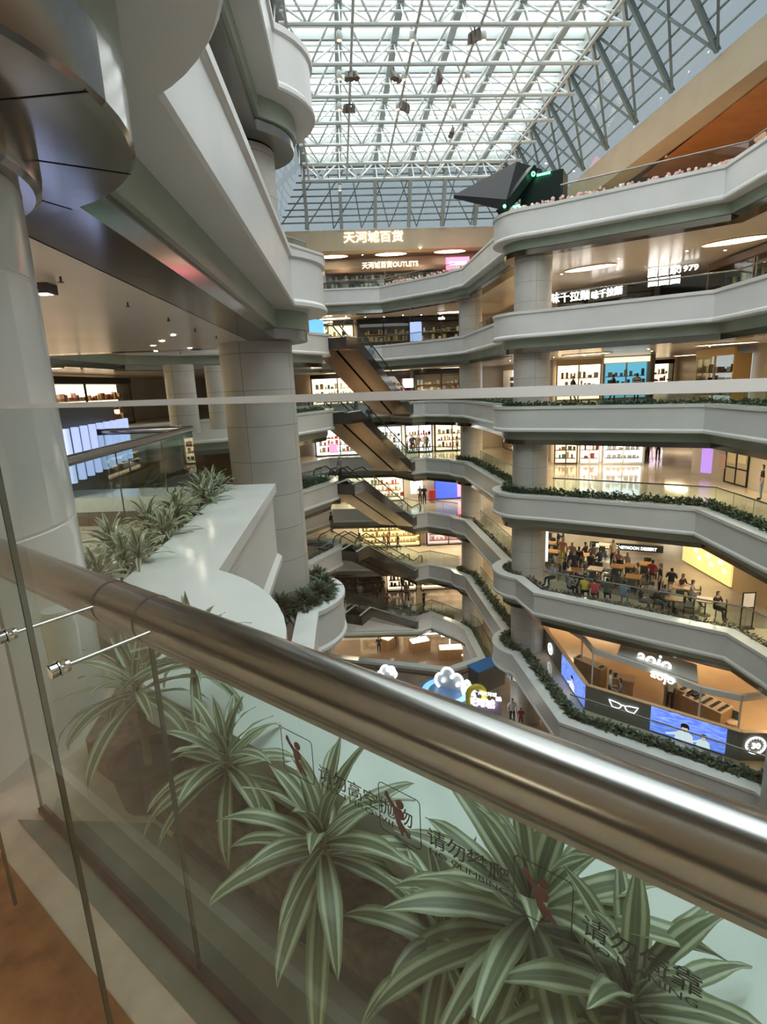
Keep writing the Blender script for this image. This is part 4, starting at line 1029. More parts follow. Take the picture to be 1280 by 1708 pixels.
# white glowing things by the far balcony at eye level
board(681, 639, (0, 48.5, 0), (0, -1, 0), .9, .75, SIGN_W, 'tilted bright white panel at eye level by the far balcony', None, 'light_panel', 'screen')  # plain glowing light panel, not a screen

# restaurant: black sign strip, yellow menu wall
n_ = (-.5, -.866, 0)
o = sign('满记甜品 HONEYMOON DESSERT', 1044, 913, (15.3, 31.5, 0), (-.42, -.907, 0), 3.4, .24, SIGN_W, 'black sign strip with small white dessert restaurant lettering', (BLACK, 4.1, .42))
a_ = PZ(1100, 960, FZ(2) + 1.2); 
RWX = 17.2
mb = MB(); t = thing('menu_wall', 'glowing yellow menu wall with a small white sign beside the restaurant tables', 'wall panel', (RWX, 27.5, FZ(2)))
mb.box((RWX, 27.9, FZ(2) + 1.35), (.15, 4.4, 2.5)); mb.build('panel', emis('menu_yellow', (.85, .62, .24), .75), t)
mb = MB()
for i in range(9): mb.box((RWX - .1, 26.2 + .37 * i, FZ(2) + .75 + .35 * (i % 3)), (.03, .3, .2))
mb.build('menu_boards', emis('menu_pale', (.95, .85, .55), 1.2), t)
mb = MB(); mb.box((RWX - .12, 27.3, FZ(2) + 1.65), (.05, .9, .26)); put_text(mb, '满记', (RWX - .16, 27.3, FZ(2) + 1.65), (0, -1, 0), UPZ, height=.16, mi=1); mb.build('small_sign', [SIGN_W, GL_YEL], t)
mb = MB(); mb.box((RWX + .1, 18.2, FZ(2) + 1.44), (.2, 14.9, 2.86)); struct(mb.build('wall_corner', mat('honey_wall', (.55, .40, .22), .35, noise=(.6, (.48, .34, .18), 4))))
o = thing('sign_stand', 'black framed notice stand at the right end of the restaurant', 'sign stand', floor_px(1248, 1015, 2, .9))
b_ = Vector(o.location); mb = MB()
for s in (-.25, .25): mb.bar(b_ + Vector((s, 0, 0)), b_ + Vector((s, 0, 1.6)), .04, .04)
mb.box(b_ + Vector((0, 0, 1.6)), (.54, .04, .04)); mb.box(b_ + Vector((0, 0, .95)), (.54, .04, .04)); mb.box(b_ + Vector((0, 0, .02)), (.6, .3, .03)); mb.build('frame', BLACK, o)
mb = MB(); mb.box(b_ + Vector((0, 0, 1.28)), (.46, .02, .62)); mb.build('notice', mat('notice_grey', (.6, .6, .62), .5), o)
ORW = mat('orange_wood_top', (.55, .27, .09), .35)
DGREEN = mat('dark_green_seat', (.035, .06, .05), .6)
ptab = None
def table(px, py, lab, az=-.6):
    global ptab
    p = PZ(px, py, FZ(2) + .74)
    if ptab is None:
        ptab = thing('cafe_table', lab, 'table', (0, 0, 0), 'orange wooden restaurant tables')
        mb = MB(); mb.box((0, 0, .725), (.72, .72, .04)); mb.build('tabletop', ORW, ptab)
        mb = MB(); mb.tube([(0, 0, .03), (0, 0, .705)], .03, 8); mb.build('post', BLACK, ptab)
        mb = MB(); mb.lathe((0, 0, 0), [(0, .03), (.24, .02), (.25, 0)], 16); mb.build('base', BLACK, ptab); o = ptab
    else: o = dup(ptab, label=lab)
    o.location = (p.x, p.y, FZ(2)); o.rotation_euler = (0, 0, az)
    return o
pch = None
def chair(x, y, az):
    global pch
    lab = 'dark green upholstered chair at a restaurant table'
    if pch is None:
        pch = thing('chair', lab, 'chair', (0, 0, 0), 'dark green chairs at the restaurant tables')
        mb = MB(); mb.box((0, 0, .44), (.42, .42, .06)); mb.build('seat', DGREEN, pch)
        mb = MB(); mb.add([(.21 * math.sin(t), .19 + .05 * math.cos(t * 1.2) - .03, z) for z in (.5, .84) for t in (-1, -.5, 0, .5, 1)] + [(.19 * math.sin(t), .16 + .05 * math.cos(t * 1.2) - .03, z) for z in (.5, .84) for t in (-1, -.5, 0, .5, 1)],
            [(i, i + 1, i + 6, i + 5) for i in range(4)] + [(10 + i + 1, 10 + i, 15 + i, 16 + i) for i in range(4)] + [(5 + i, 6 + i, 16 + i, 15 + i) for i in range(4)]); mb.build('backrest', DGREEN, pch)
        for sx in (-1, 1):
            for sy in (-1, 1): mb = MB(); mb.bar((sx * .18, sy * .18, .41), (sx * .2, sy * .2, 0), .03, .03); mb.build('leg', BLACK, pch)
        o = pch
    else: o = dup(pch)
    o.location = (x, y, FZ(2)); o.rotation_euler = (0, 0, az)
TB = [(920, 886), (917, 905), (922, 919), (1009, 908), (994, 948), (1031, 944), (1053, 943), (1057, 961), (1078, 940), (1137, 978), (1178, 1000), (1125, 997), (975, 925), (960, 950)]
r = random.Random(12)
tw = ['at the back, left of the black sign', 'second from the back beside the white poster', 'beside the white poster, nearest the railing of its row', 'under the left end of the black sign strip', 'empty one in the middle of the restaurant', 'right of the empty middle table', 'under the right end of the black sign', 'empty one before the dark dressed group', 'beside the person in red at the yellow wall', 'in the row along the yellow menu wall', 'last one in the row by the honey coloured wall', 'pale one close to the railing', 'in the dark crowd at the centre', 'by the railing left of the yellow shirt']
for i, (x, y) in enumerate(TB):
    t = table(x, y, 'orange wooden restaurant table ' + tw[i], -.55)
    for (dx, dy, a) in ((.62, 0, -PI / 2), (-.62, 0, PI / 2), (0, -.62, PI), (0, .62, 0))[: (2 if i > 8 else 4) if i % 3 else 3]:
        ca, sa = math.cos(-.55), math.sin(-.55); chair(t.location.x + dx * ca - dy * sa, t.location.y + dx * sa + dy * ca, -.55 + a)
DIN = [(932, 895, 'stand', 'black', 'black', 'person in black standing at the back by the orange lamp'), (939, 910, 'stand', 'orange', 'yellow', 'person in orange top and yellow trousers with back turned'), (955, 912, 'sit', 'khaki', 'black', 'seated person in khaki right of the orange top'), (966, 925, 'stand', 'black', 'black', 'person in black bending over the tables'), (942, 938, 'sit', 'black', 'denim', 'seated person in black by the white poster'), (978, 912, 'sit', 'black', 'grey', 'seated person in black at the centre of the crowd'), (990, 915, 'sit', 'grey', 'black', 'seated person in grey at the centre of the crowd'), (1023, 913, 'stand', 'beige', 'black', 'person in beige standing under the black sign'), (1032, 926, 'sit', 'pink', 'khaki', 'seated person in pale pink under the sign'), (1048, 930, 'sit', 'white', 'khaki', 'seated person in white near the stair rail'), (924, 948, 'sit', 'blue', 'black', 'seated person in light blue behind the railing at the left'), (976, 970, 'sit', 'yellow', 'black', 'seated person in a yellow top at the railing'), (992, 975, 'sit', 'red', 'black', 'seated person in a dark red top at the railing'), (1013, 974, 'sit', 'green', 'black', 'seated person in dark green at the railing, right of the red top'), (1042, 978, 'sit', 'blue', 'denim', 'seated person in pale blue shirt and jeans at the railing'), (970, 958, 'sit', 'black', 'black', 'seated person with folded arms above the yellow top'), (1089, 943, 'sit', 'red', 'black', 'seated person in red by the yellow menu wall'), (1102, 955, 'stand', 'black', 'black', 'waiter in black standing by the yellow menu wall'), (1121, 957, 'sit', 'black', 'khaki', 'seated person in a black hooded top at the menu wall'), (1154, 977, 'sit', 'beige', 'grey', 'seated person in beige in the row along the menu wall'), (1088, 980, 'sit', 'khaki', 'black', 'seated person in khaki close to the railing, below the waiter'), (1196, 996, 'sit', 'black', 'black', 'seated person in black holding a white menu at the end of the row')]
DIN += [(985, 930, 'sit', 'black', 'black', 'seated person in black between the crowd and the empty middle table'), (958, 932, 'stand', 'navy', 'black', 'person in navy standing left of the crowd centre'), (1002, 922, 'sit', 'navy', 'black', 'seated person in navy under the left end of the black sign'), (1066, 948, 'sit', 'khaki', 'black', 'seated person in khaki by the empty orange table'), (1138, 966, 'sit', 'black', 'khaki', 'seated person in black between the hooded top and the beige one'), (1108, 985, 'sit', 'grey', 'black', 'seated person in grey at the pale table close to the railing'), (950, 965, 'sit', 'grey', 'black', 'seated person in grey left of the yellow top'), (1068, 985, 'sit', 'black', 'grey', 'seated person in black right of the jeans at the railing')]
for i, (x, y, kd, a, b, lab) in enumerate(DIN):
    p = floor_px(x, y, 2, .95 if kd == 'sit' else 1.2); person(p, r.uniform(0, 360) if i not in (14, 11, 12, 13) else 60, kd, a, b, lab, .97)

# people elsewhere
PP = [(1098, 757, 3, .5, 'stand', 'black', 'black', -100, 'person in black standing on the glossy floor beside another, right one'), (1080, 760, 3, .5, 'stand', 'black', 'black', -80, 'person in black standing on the glossy floor beside another, left one'), (957, 752, 3, .6, 'walk', 'striped', 'striped', 0, 'person in a striped dress walking right of the column'), (938, 750, 3, .6, 'walk', 'black', 'grey', -90, 'person in black skirt walking between column and striped dress'), (924, 748, 3, .6, 'walk', 'black', 'black', -90, 'person in dark shorts closest to the right hand column'), (1272, 800, 3, 1.0, 'stand', 'black', 'denim', 150, 'person in a black top at the right edge of the picture'),
      (689, 738, 3, .9, 'stand', 'black', 'black', -90, 'person in black at the rail by the escalator foot'), (697, 739, 3, .9, 'stand', 'grey', 'grey', -120, 'person in grey leaning at the rail by the escalator foot'), (709, 738, 3, .9, 'stand', 'khaki', 'beige', -90, 'person in khaki at the glass near the orange display'), (763, 737, 3, .9, 'stand', 'navy', 'black', 180, 'person in navy before the far right column'), (679, 720, 3, .9, 'stand', 'white', 'black', 0, 'person in white at the bright far shop'), (686, 722, 3, .9, 'walk', 'navy', 'black', 20, 'person in navy walking before the bright far shop'), (712, 720, 3, .9, 'walk', 'navy', 'navy', 200, 'person in dark blue inside the white shop'), (628, 726, 3, .9, 'walk', 'grey', 'denim', -70, 'person in grey behind the escalator, left'), (638, 726, 3, .9, 'walk', 'grey', 'grey', -60, 'person in grey shirt behind the escalator, right'), (651, 722, 3, .9, 'stand', 'white', 'yellow', -90, 'person in white top and yellow skirt behind the escalator'),
      (701, 825, 2, .9, 'stand', 'grey', 'black', -90, 'person in grey standing before the white poster'), (708, 825, 2, .9, 'stand', 'black', 'black', -90, 'person in black standing before the white poster'), (649, 812, 2, .9, 'walk', 'orange', 'white', -90, 'person in orange top in the clothes shop below'), (567, 780, 3, 1.0, 'stand', 'grey', 'black', -30, 'person in grey stepping off the escalator landing'),
      (553, 872, 2, .9, 'stand', 'black', 'grey', -20, 'person in black on the escalator landing beside the big column'), (664, 903, 1, .9, 'walk', 'black', 'black', 190, 'person in black walking on the golden floor'), (640, 884, 1, .9, 'walk', 'black', 'khaki', 160, 'person in dark clothes on the golden floor under the escalator'), (647, 884, 1, .9, 'walk', 'red', 'black', 200, 'person in red on the golden floor under the escalator'),
      (601, 985, 0, 1.0, 'stand', 'white', 'grey', 90, 'person in a white shirt on the ground floor, left'), (622, 966, 0, 1.0, 'stand', 'black', 'black', 60, 'person in black beside the yellow light strip'), (638, 966, 0, 1.0, 'stand', 'black', 'black', 80, 'person in black standing alone on the ground floor'), (679, 985, 0, 1.0, 'stand', 'khaki', 'black', -90, 'person in khaki on the ground floor'), (672, 970, 0, 1.0, 'walk', 'black', 'black', -60, 'person in black behind the one in khaki'), (707, 996, 0, 1.0, 'stand', 'black', 'black', 150, 'person in black at the rail of the floor opening'), (630, 995, 0, 1.0, 'walk', 'black', 'black', 0, 'person in black with a phone by the escalator foot'), (646, 1004, 0, .9, 'stand', 'red', 'black', 100, 'person in red on the ground floor'), (682, 1012, 0, .9, 'stand', 'white', 'grey', 100, 'person in white at the edge of the floor opening'),
      (855, 1186, 0, .9, 'stand', 'white', 'black', -100, 'person in a white top on the ground floor by the purple lit column'), (869, 1196, 0, .7, 'stand', 'red', 'red', -100, 'child in dark red beside the person in white'),
      (957, 620, 4, 1.4, 'walk', 'black', 'black', 180, 'person in black beside the yellow clock sign at eye level'), (1024, 622, 4, 1.3, 'walk', 'black', 'black', 0, 'person in black before the beige canopies at eye level'), (1064, 621, 4, 1.3, 'stand', 'striped', 'black', 90, 'person in a dark striped top before the blue screen'),
      (632, 1075, -1, .9, 'stand', 'black', 'black', 90, 'person in black in the basement, by the lit window'), (660, 1064, -1, .9, 'stand', 'black', 'grey', 90, 'person in black in the basement, under the floor opening')]
FP = {4: [(957, 13.0, 38.0), (1024, 15.2, 36.2), (1064, 16.4, 35.5)]}
q4 = iter([(13.0 * .93, 36.5), (14.6, 34.6), (16.3, 34.8)])
for (x, y, k, dz, kd, a, b, f, lab) in PP:
    if k == 4:
        dd = ray(x, y); Y = {957: 36.0, 1024: 35.0, 1064: 34.8}[x]; p = (dd.x / dd.y * Y, Y, FZ(4) + .002)
    else: p = floor_px(x, y, k, dz)
    sc = .75 if 'child' in lab else 1.0
    if p[1] > 49.7: s_ = 49.7 / p[1]; p = (p[0] * s_, 49.7, p[2])
    person(p, f, kd, a, b, lab, sc)
# riders on the escalators
def rider(k, s, w, top, bot, lab):
    T, Bt = V2(-2.9, 35.6), V2(1.5, 44.6); ax = Bt - T; L = ax.length; ax /= L; sd = Vector((ax.y, -ax.x)); p = T + ax * s + sd * w
    f0, f1 = .9, L - 1.1; za, zb_ = FZ(k), FZ(k - 1); z = za + (zb_ - za) * (s - f0) / (f1 - f0)
    person((p.x, p.y, z + .03), math.degrees(math.atan2(ax.y, ax.x)), 'stand', top, bot, lab)
rider(5, 4.2, .8, 'blue', 'white', 'person in a pale blue top riding the highest escalator')
rider(4, 1.6, .8, 'black', 'grey', 'person with a backpack at the top of the second escalator')
rider(4, 3.4, .8, 'black', 'black', 'person in black riding the second escalator')
rider(2, 4.0, -.8, 'white', 'denim', 'person in white riding the escalator above the ground floor')
# ------------------------------------------------------------------ eyewear shop on the first floor (right, low)
k = 1; z1 = FZ(1)
GREYP = mat('olive_grey_partition', (.17, .17, .145), .5)
PT = 1.25
A_ = PZ(909, 1046, z1 + PT); B_ = PZ(980, 1143, z1 + PT); C_ = PZ(1238, 1221, z1 + PT); D_ = PZ(1300, 1222, z1 + PT)
A2, B2, C2, D2_ = [V2(p.x, p.y) for p in (A_, B_, C_, D_)]
o = thing('shop_partition', 'low olive grey partition wall of the eyewear shop with wooden top edge', 'partition', (B2.x, B2.y, z1))
pts = [A2, B2, C2, D2_]
mb = MB()
for a, b in zip(pts[:-1], pts[1:]):
    m_ = (a + b) / 2; d = b - a; mb.box((m_.x, m_.y, z1 + PT / 2), (d.length + .1, .14, PT), math.atan2(d.y, d.x))
mb.build('wall_panels', GREYP, o)
mb = MB()
for a, b in zip(pts[:-1], pts[1:]): mb.bar((a.x, a.y, z1 + PT + .02), (b.x, b.y, z1 + PT + .02), .2, .04)
mb.build('top_edge', mat('pale_wood', (.62, .42, .24), .4), o)
def facing(a, b): d = (b - a).normalized(); return Vector((d.x, d.y, 0)), Vector((d.y, -d.x, 0))
def strip_q(a, b, px, z=None):
    xd, n = facing(a, b); return xd, n
SKY_P = mat('blue_sea_poster', (.07, .14, .62), .4, emit=1.1, ecol=(.09, .17, .72))
_nt = SKY_P.node_tree; _b = _nt.nodes['Principled BSDF']; _n = _nt.nodes.new('ShaderNodeTexNoise'); _n.inputs['Scale'].default_value = 3; _m = _nt.nodes.new('ShaderNodeMapping'); _m.inputs['Scale'].default_value = (1, 1, 7)
_t = _nt.nodes.new('ShaderNodeTexCoord'); _r = _nt.nodes.new('ShaderNodeValToRGB'); _r.color_ramp.elements[0].position = .35; _r.color_ramp.elements[0].color = (.05, .11, .60, 1); _r.color_ramp.elements[1].position = .7; _r.color_ramp.elements[1].color = (.25, .36, .85, 1)
_nt.links.new(_t.outputs['Object'], _m.inputs['Vector']); _nt.links.new(_m.outputs['Vector'], _n.inputs['Vector']); _nt.links.new(_n.outputs['Fac'], _r.inputs['Fac']); _nt.links.new(_r.outputs['Color'], _b.inputs['Emission Color'])
PW = emis('poster_white_cloth', (.75, .76, .85), .8); PS = emis('poster_skin', (.75, .55, .48), .7); PB = mat('poster_black', (.01, .01, .015), .6)
def poster(a, b, px0, px1, py, hh, label, figs):
    xd, n = facing(a, b); P0 = PPL(px0, py, (a.x, a.y, 0), n); P1 = PPL(px1, py + (px1 - px0) * .3, (a.x, a.y, 0), n)
    P0.z = P1.z = 0; w = (P1 - P0).length; c = (P0 + P1) / 2 + n * .1; c.z = z1 + PT - hh / 2 - .02
    o = thing('led_screen', label, 'screen', tuple(c)); mb = MB(); mb.box(c, (w, .05, hh), math.atan2(xd.y, xd.x)); mb.build('panel', SKY_P, o)
    L = MB()
    def q(x, y, e): return c + xd * (x * w / 2) + UPZ * (y * hh / 2) + n * (.026 + e)
    asp = hh / w
    for fx, s in figs:
        def el(cx, cy, rx, ry, e, mi): L.prism([q(fx + s * (cx + rx * math.cos(2 * PI * i / 18)) * asp, -1 + s * (cy + ry * math.sin(2 * PI * i / 18)), e) for i in range(18)], n, .002, mi)
        def pl(p, e, mi): L.prism([q(fx + s * x * asp, -1 + s * y, e) for x, y in p], n, .002, mi)
        pl([(-.75, .0), (.75, .0), (.62, .75), (.3, .95), (-.3, .95), (-.62, .75)], .001, 0)
        pl([(-.6, .7), (-1.5, .28), (-1.45, .12), (-.5, .4)], .0015, 0)
        pl([(-.13, .85), (.13, .85), (.12, 1.12), (-.12, 1.12)], .002, 1)
        el(0, 1.32, .27, .33, .003, 1); el(0, 1.5, .31, .22, .004, 2); el(-.27, 1.38, .07, .2, .004, 2); el(.27, 1.38, .07, .2, .004, 2)
    L.build('picture_of_people', [PW, PS, PB], o)
    return o
poster(B2, C2, 1087, 1213, 1190, 1.12, 'large blue screen on the eyewear shop partition showing two people in white by the sea', ((-.05, .85), (.45, .62)))
poster(A2, B2, 941, 981, 1110, 1.1, 'narrow blue screen at the left end of the eyewear shop partition', ((0, .8),))
# glasses outline in neon
xd, n = facing(B2, C2); c = PPL(1041, 1177, (B2.x, B2.y, 0), n) + n * .1
o = thing('neon_logo', 'white neon outline of a pair of spectacles on the olive partition', 'neon sign', tuple(c)); mb = MB()
for s in (-1, 1):
    pts_ = [(s * .09, .05), (s * .2, .1), (s * .5, .13), (s * .62, .15), (s * .56, .02), (s * .46, -.17), (s * .2, -.17), (s * .09, -.05)]
    mb.tube([c + xd * x + UPZ * y for x, y in pts_], .016, 6, closed=True)
mb.tube([c + xd * -.09 + UPZ * .04, c + UPZ * .06, c + xd * .09 + UPZ * .04], .016, 6); mb.build('tube', NEON, o)
def badge(px, py, a, b, R_, txt, label):
    xd, n = facing(a, b); c = PPL(px, py, (a.x, a.y, 0), n) + n * .1
    o = thing('neon_badge', label, 'neon sign', tuple(c)); mb = MB()
    mb.tube([c + xd * R_ * math.cos(2 * PI * i / 28) + UPZ * R_ * math.sin(2 * PI * i / 28) for i in range(28)], .028, 6, closed=True)
    for i in range(16): a_ = 2 * PI * i / 16; mb.tube([c + (xd * math.cos(a_) + UPZ * math.sin(a_)) * R_ * .8, c + (xd * math.cos(a_) + UPZ * math.sin(a_)) * R_ * .9], .012, 5)
    mb.build('ring', NEON, o); mb = MB(); put_text(mb, txt, c + n * .02, xd, UPZ, height=R_ * .7, bold=.02, ext=.03); mb.build('figures', NEON, o)
badge(1259, 1241, C2, D2_, .36, '30', 'round white neon badge reading 30 at the right edge of the eyewear shop')
badge(921, 1082, A2, B2, .3, '30', 'round white neon badge at the left end of the eyewear shop')
# the shop's curved white beam and canopy with its name
zb_ = 2.35
bp_ = [PZ(x, y, z1 + zb_) for x, y in ((946, 1047), (972, 1063), (990, 1085), (1090, 1118), (1170, 1150), (1238, 1164), (1290, 1158))]
o = thing('shop_beam', 'white lit beam running round the open top of the eyewear shop', 'beam', tuple(bp_[3]))
mb = MB()
for a, b in zip(bp_[:-1], bp_[1:]): mb.bar(a, b, .14, .26)
mb.build('beam', mat('white_beam', (.75, .73, .70), .4), o)
for i in (1, 2, 4, 5): mb = MB(); mb.bar(bp_[i], (bp_[i].x, bp_[i].y, z1), .06, .06); mb.build('post', mat('white_beam', (.75, .73, .70), .4), o)
c1, c2, c3, c4 = [PZ(x, y, z1 + zb_ + .12) for x, y in ((1030, 1092), (1165, 1140), (1163, 1112), (1036, 1076))]
c3 = c2 + (c3 - c2).normalized() * 1.6; c4 = c1 + (c4 - c1).normalized() * 1.6
o = thing('shop_canopy', 'pale grey canopy of the eyewear shop carrying the white shop name', 'canopy', tuple(c1))
mb = MB(); mb.prism([c1, c2, c3, c4], (0, 0, 1), .06); mb.build('panel', mat('pale_grey_canopy', (.52, .53, .50), .4), o)
xd_, n_ = (c2 - c1).normalized(), None
pp = PZ(1091, 1105, z1 + zb_ + .2); up_ = (c4 - c1); up_ = (up_ - xd_ * up_.dot(xd_)).normalized()
mb = MB(); put_text(mb, 'aojo', pp, xd_, (up_ * .6 + UPZ * .8).normalized(), width=1.5, bold=.01, ext=.04); mb.build('lettering', SIGN_W, o)
pp = PZ(1105, 1131, z1 + zb_ - .1)
o = thing('shop_sign', 'small glowing aojo sign hanging from the white beam of the eyewear shop', 'sign', tuple(pp)); mb = MB(); put_text(mb, 'aojo', pp, xd_, UPZ, width=1.0, bold=.01, ext=.03); mb.build('lettering', SIGN_W, o)
# counters with rows of spectacles, staff
def counter(px, py, w, dpt, h, az, lab, trays=3):
    p = PZ(px, py, z1 + h); o = thing('display_counter', lab, 'counter', (p.x, p.y, z1)); mb = MB(); mb.box((p.x, p.y, z1 + h / 2), (w, dpt, h), az); mb.build('body', WOOD, o)
    mb = MB(); mb.box((p.x, p.y, z1 + h + .02), (w + .04, dpt + .04, .04), az); mb.build('top', mat('pale_wood', (.62, .42, .24), .4), o)
    R = Matrix.Rotation(az, 3, 'Z'); mb = MB()
    for i in range(trays):
        for j in range(6):
            c = Vector((p.x, p.y, z1 + h + .055)) + R @ Vector((-w / 2 + .15 + (w - .3) * i / max(1, trays - 1), -dpt / 2 + .12 + (dpt - .24) * j / 5, 0)); mb.box(c, (.14, .06, .03), az)
    g = mb.build('spectacles', BLACK, o); g['kind'] = 'stuff'
counter(1180, 1170, 1.7, .9, .95, -1.05, 'long pale wooden display counter with rows of dark spectacles', 5)
counter(1140, 1150, 1.5, .5, .95, -1.05, 'narrow wooden display counter behind the one with dark spectacles', 3)
counter(1040, 1130, 1.0, .6, .9, -.5, 'wooden desk with screens where two staff sit', 1)
counter(985, 1105, 1.6, .5, 1.1, -1.0, 'tall wooden cabinet by the left end of the eyewear shop', 2)
for (x, y, kd, a, b, lab, f) in ((1018, 1140, 'stand', 'white', 'black', 'staff member in white and black at the eyewear shop desk, left', -20), (1037, 1141, 'sit', 'grey', 'black', 'staff member in grey bending at the eyewear shop desk', 160), (1119, 1150, 'stand', 'white', 'black', 'person in a white shirt standing by the spectacle counter', 60)):
    p = PZ(x, y, z1 + 1.0); person((p.x, p.y, z1), f, kd, a, b, lab)
p = PZ(1222, 1200, z1 + .5)
o = thing('armchair', 'rounded green backed chair at the right of the eyewear shop', 'chair', (p.x, p.y, z1)); mb = MB(); mb.lathe((p.x, p.y, z1), [(.28, .35), (.3, .8), (.27, .8), (.25, .35)], 16, 0, PI); mb.build('backrest', CL['green'], o)
mb = MB(); mb.lathe((p.x, p.y, z1), [(.27, .05), (.28, .42), (0, .45)], 16); mb.build('seat', mat('pale_wood', (.62, .42, .24), .4), o)

# ------------------------------------------------------------------ stage display on the ground floor, blue topped stall
zs = FZ(0)
S0 = PZ(745, 1150, zs + 1.6); sx, sy = S0.x, S0.y
NAVY = mat('display_blue', (.08, .17, .34), .4); LBLUE = emis('display_light_blue', (.25, .55, .8), .6); YELP = mat('yellow_plastic', (.75, .60, .05), .35)
o = thing('stage_display', 'round blue exhibition stage with glowing white cloud outlines', 'stage', (sx, sy, zs))
mb = MB(); mb.lathe((sx, sy, zs), [(0, 1.5), (1.75, 1.5), (1.85, 1.4), (1.85, 0)], 40); mb.build('platform', NAVY, o, smooth=40)
mb = MB(); mb.lathe((sx, sy, zs + 1.51), [(1.1, 0), (1.5, 0), (1.5, .03), (1.1, .03)], 40); mb.build('ring', LBLUE, o)
def cloud(cx, cy, w, h, az, base):
    R = Matrix.Rotation(az, 3, 'Z'); bx = Vector((cx, cy, base)); mb = MB(); nb = MB()
    out = []
    for (ox, oz, rr_, a0, a1) in ((-.55, .3, .32, 250, 90), (-.15, .55, .38, 170, 40), (.35, .4, .34, 120, -20), (.62, .15, .22, 80, -80)):
        for i in range(9): a = rad(a0 + (a1 - a0) * i / 8); out.append((ox + rr_ * math.cos(a), oz + rr_ * math.sin(a)))
    P3 = [bx + R @ Vector((x * w, 0, z * h)) for x, z in out]
    nb.tube(P3, .07, 6); mb.prism([bx + R @ Vector((x * w, .05, z * h)) for x, z in out], R @ Vector((0, 1, 0)), .1)
    mb.build('cloud_panel', mat('cloud_grey', (.45, .46, .48), .5), o); nb.build('cloud_neon', NEON, o, smooth=60)
    L = MB()
    for (x, z) in ((-.4, .35), (.1, .6), (.4, .3)): L.sphere(bx + R @ Vector((x * w, -.08, z * h)), .12, 10, 6)
    L.build('bulb', NEON, o, smooth=60)
p = PZ(752, 1130, zs + 2.3); cloud(p.x, p.y, 1.15, 1.5, -.5, zs + 1.5)
p = PZ(645, 1115, zs + 2.2); cloud(p.x, p.y, .8, 1.0, .4, zs + 1.5)
p = PZ(782, 1150, zs + 2.0); cloud(p.x, p.y, .6, 1.1, -.9, zs + 1.5)
p = PZ(776, 1160, zs + 1.6) + Vector((.5, -1.0, 0)); o2 = thing('yellow_arch', 'yellow arch standing at the right of the exhibition stage', 'arch', (p.x, p.y, zs)); mb = MB(); mb.tube([(p.x - .45, p.y, zs), (p.x - .45, p.y, zs + 2.3)] + [(p.x - .45 * math.cos(t * PI / 8), p.y, zs + 2.3 + .45 * math.sin(t * PI / 8)) for t in range(1, 8)] + [(p.x + .45, p.y, zs + 2.3), (p.x + .45, p.y, zs)], .17, 10); mb.build('arch', YELP, o2, smooth=60)
p = PZ(802, 1172, zs + 1.9); o3 = thing('stage_sign', 'white glowing letter sign in front of the exhibition stage', 'sign', (p.x, p.y, zs))
mb = MB(); put_text(mb, '天河城', p, (.95, -.3, 0), UPZ, width=1.6, height=.55, bold=.03, ext=.05); put_text(mb, '广州天河城', p + Vector((.25, 0, .55)), (.95, -.3, 0), UPZ, width=1.3, height=.25, ext=.05); mb.build('lettering', SIGN_W, o3)
mb = MB(); mb.box(p + Vector((.2, .15, -.9)), (2.0, .2, 1.9), -.3); mb.build('board', mat('stage_purple', (.35, .25, .42), .5), o3)
p = PZ(832, 1180, zs + 1.0); o4 = thing('light_post', 'short white glowing pillar at the right of the stage sign', 'light', (p.x, p.y, zs)); mb = MB(); mb.box((p.x, p.y, zs + .8), (.28, .28, 1.6)); mb.build('lamp_body', NEON, o4)
p = PZ(812, 1108, zs + 1.6); o = thing('market_stall', 'dark stall with a bright blue roof standing behind the stage', 'stall', (p.x, p.y, zs))
az = .55; mb = MB(); mb.box((p.x, p.y, zs + .8), (2.3, 1.0, 1.6), az); mb.build('body', DARKG, o); mb = MB(); mb.box((p.x, p.y, zs + 1.65), (2.4, 1.1, .1), az); mb.build('roof', mat('stall_blue', (.03, .22, .60), .4), o)

# ------------------------------------------------------------------ black booth with green neon on the top balcony corner
b0 = Vector((8.2, 29.2, FZ(6)))
o = thing('booth', 'black booth with green neon lettering on the top balcony corner under the skylight', 'booth', tuple(b0))
def bb(px, py, y): return PYd(px, py, y)
mb = MB(); tip = bb(757, 331, 29.4); r1 = bb(862, 288, 30.6); r2 = bb(845, 352, 28.4); r3 = bb(905, 300, 32)
mb.add([tip, r1, r3, r2, tip + Vector((0, 0, .15)), r1 + Vector((0, 0, .5)), r3 + Vector((0, 0, .5)), r2 + Vector((0, 0, .5))], [(0, 3, 2, 1), (4, 5, 6, 7), (0, 1, 5, 4), (1, 2, 6, 5), (2, 3, 7, 6), (3, 0, 4, 7)]); mb.build('canopy', BLACK, o)
mb = MB(); c = bb(908, 318, 29.6)
mb.box((c.x, c.y, c.z - .5), (2.0, 1.2, 2.2), -.5); c2 = bb(850, 345, 28.7); mb.bar(c + Vector((-.6, -.2, .9)), c2 + Vector((-.4, 0, -.2)), .5, .35); mb.build('body', mat('booth_green_black', (.01, .02, .017), .3, spec=.2), o)
mb = MB(); q = bb(907, 290, 28.9); put_text(mb, '■■■■■■', q, (.87, -.48, 0), UPZ, width=.62, height=.1)
for px in (890, 930): q = bb(px, 290, 28.85); mb.tube([q + Vector((.07 * math.cos(a * .7), 0, .09 * math.sin(a * .7))) for a in range(9)], .03, 5, closed=True)
q = bb(842, 344, 28.2); mb.sphere(q, .08, 8, 5); q = bb(856, 345, 28.2); mb.bar(q, q + Vector((.3, -.1, .02)), .05, .08); mb.build('green_neon', SIGN_G, o)

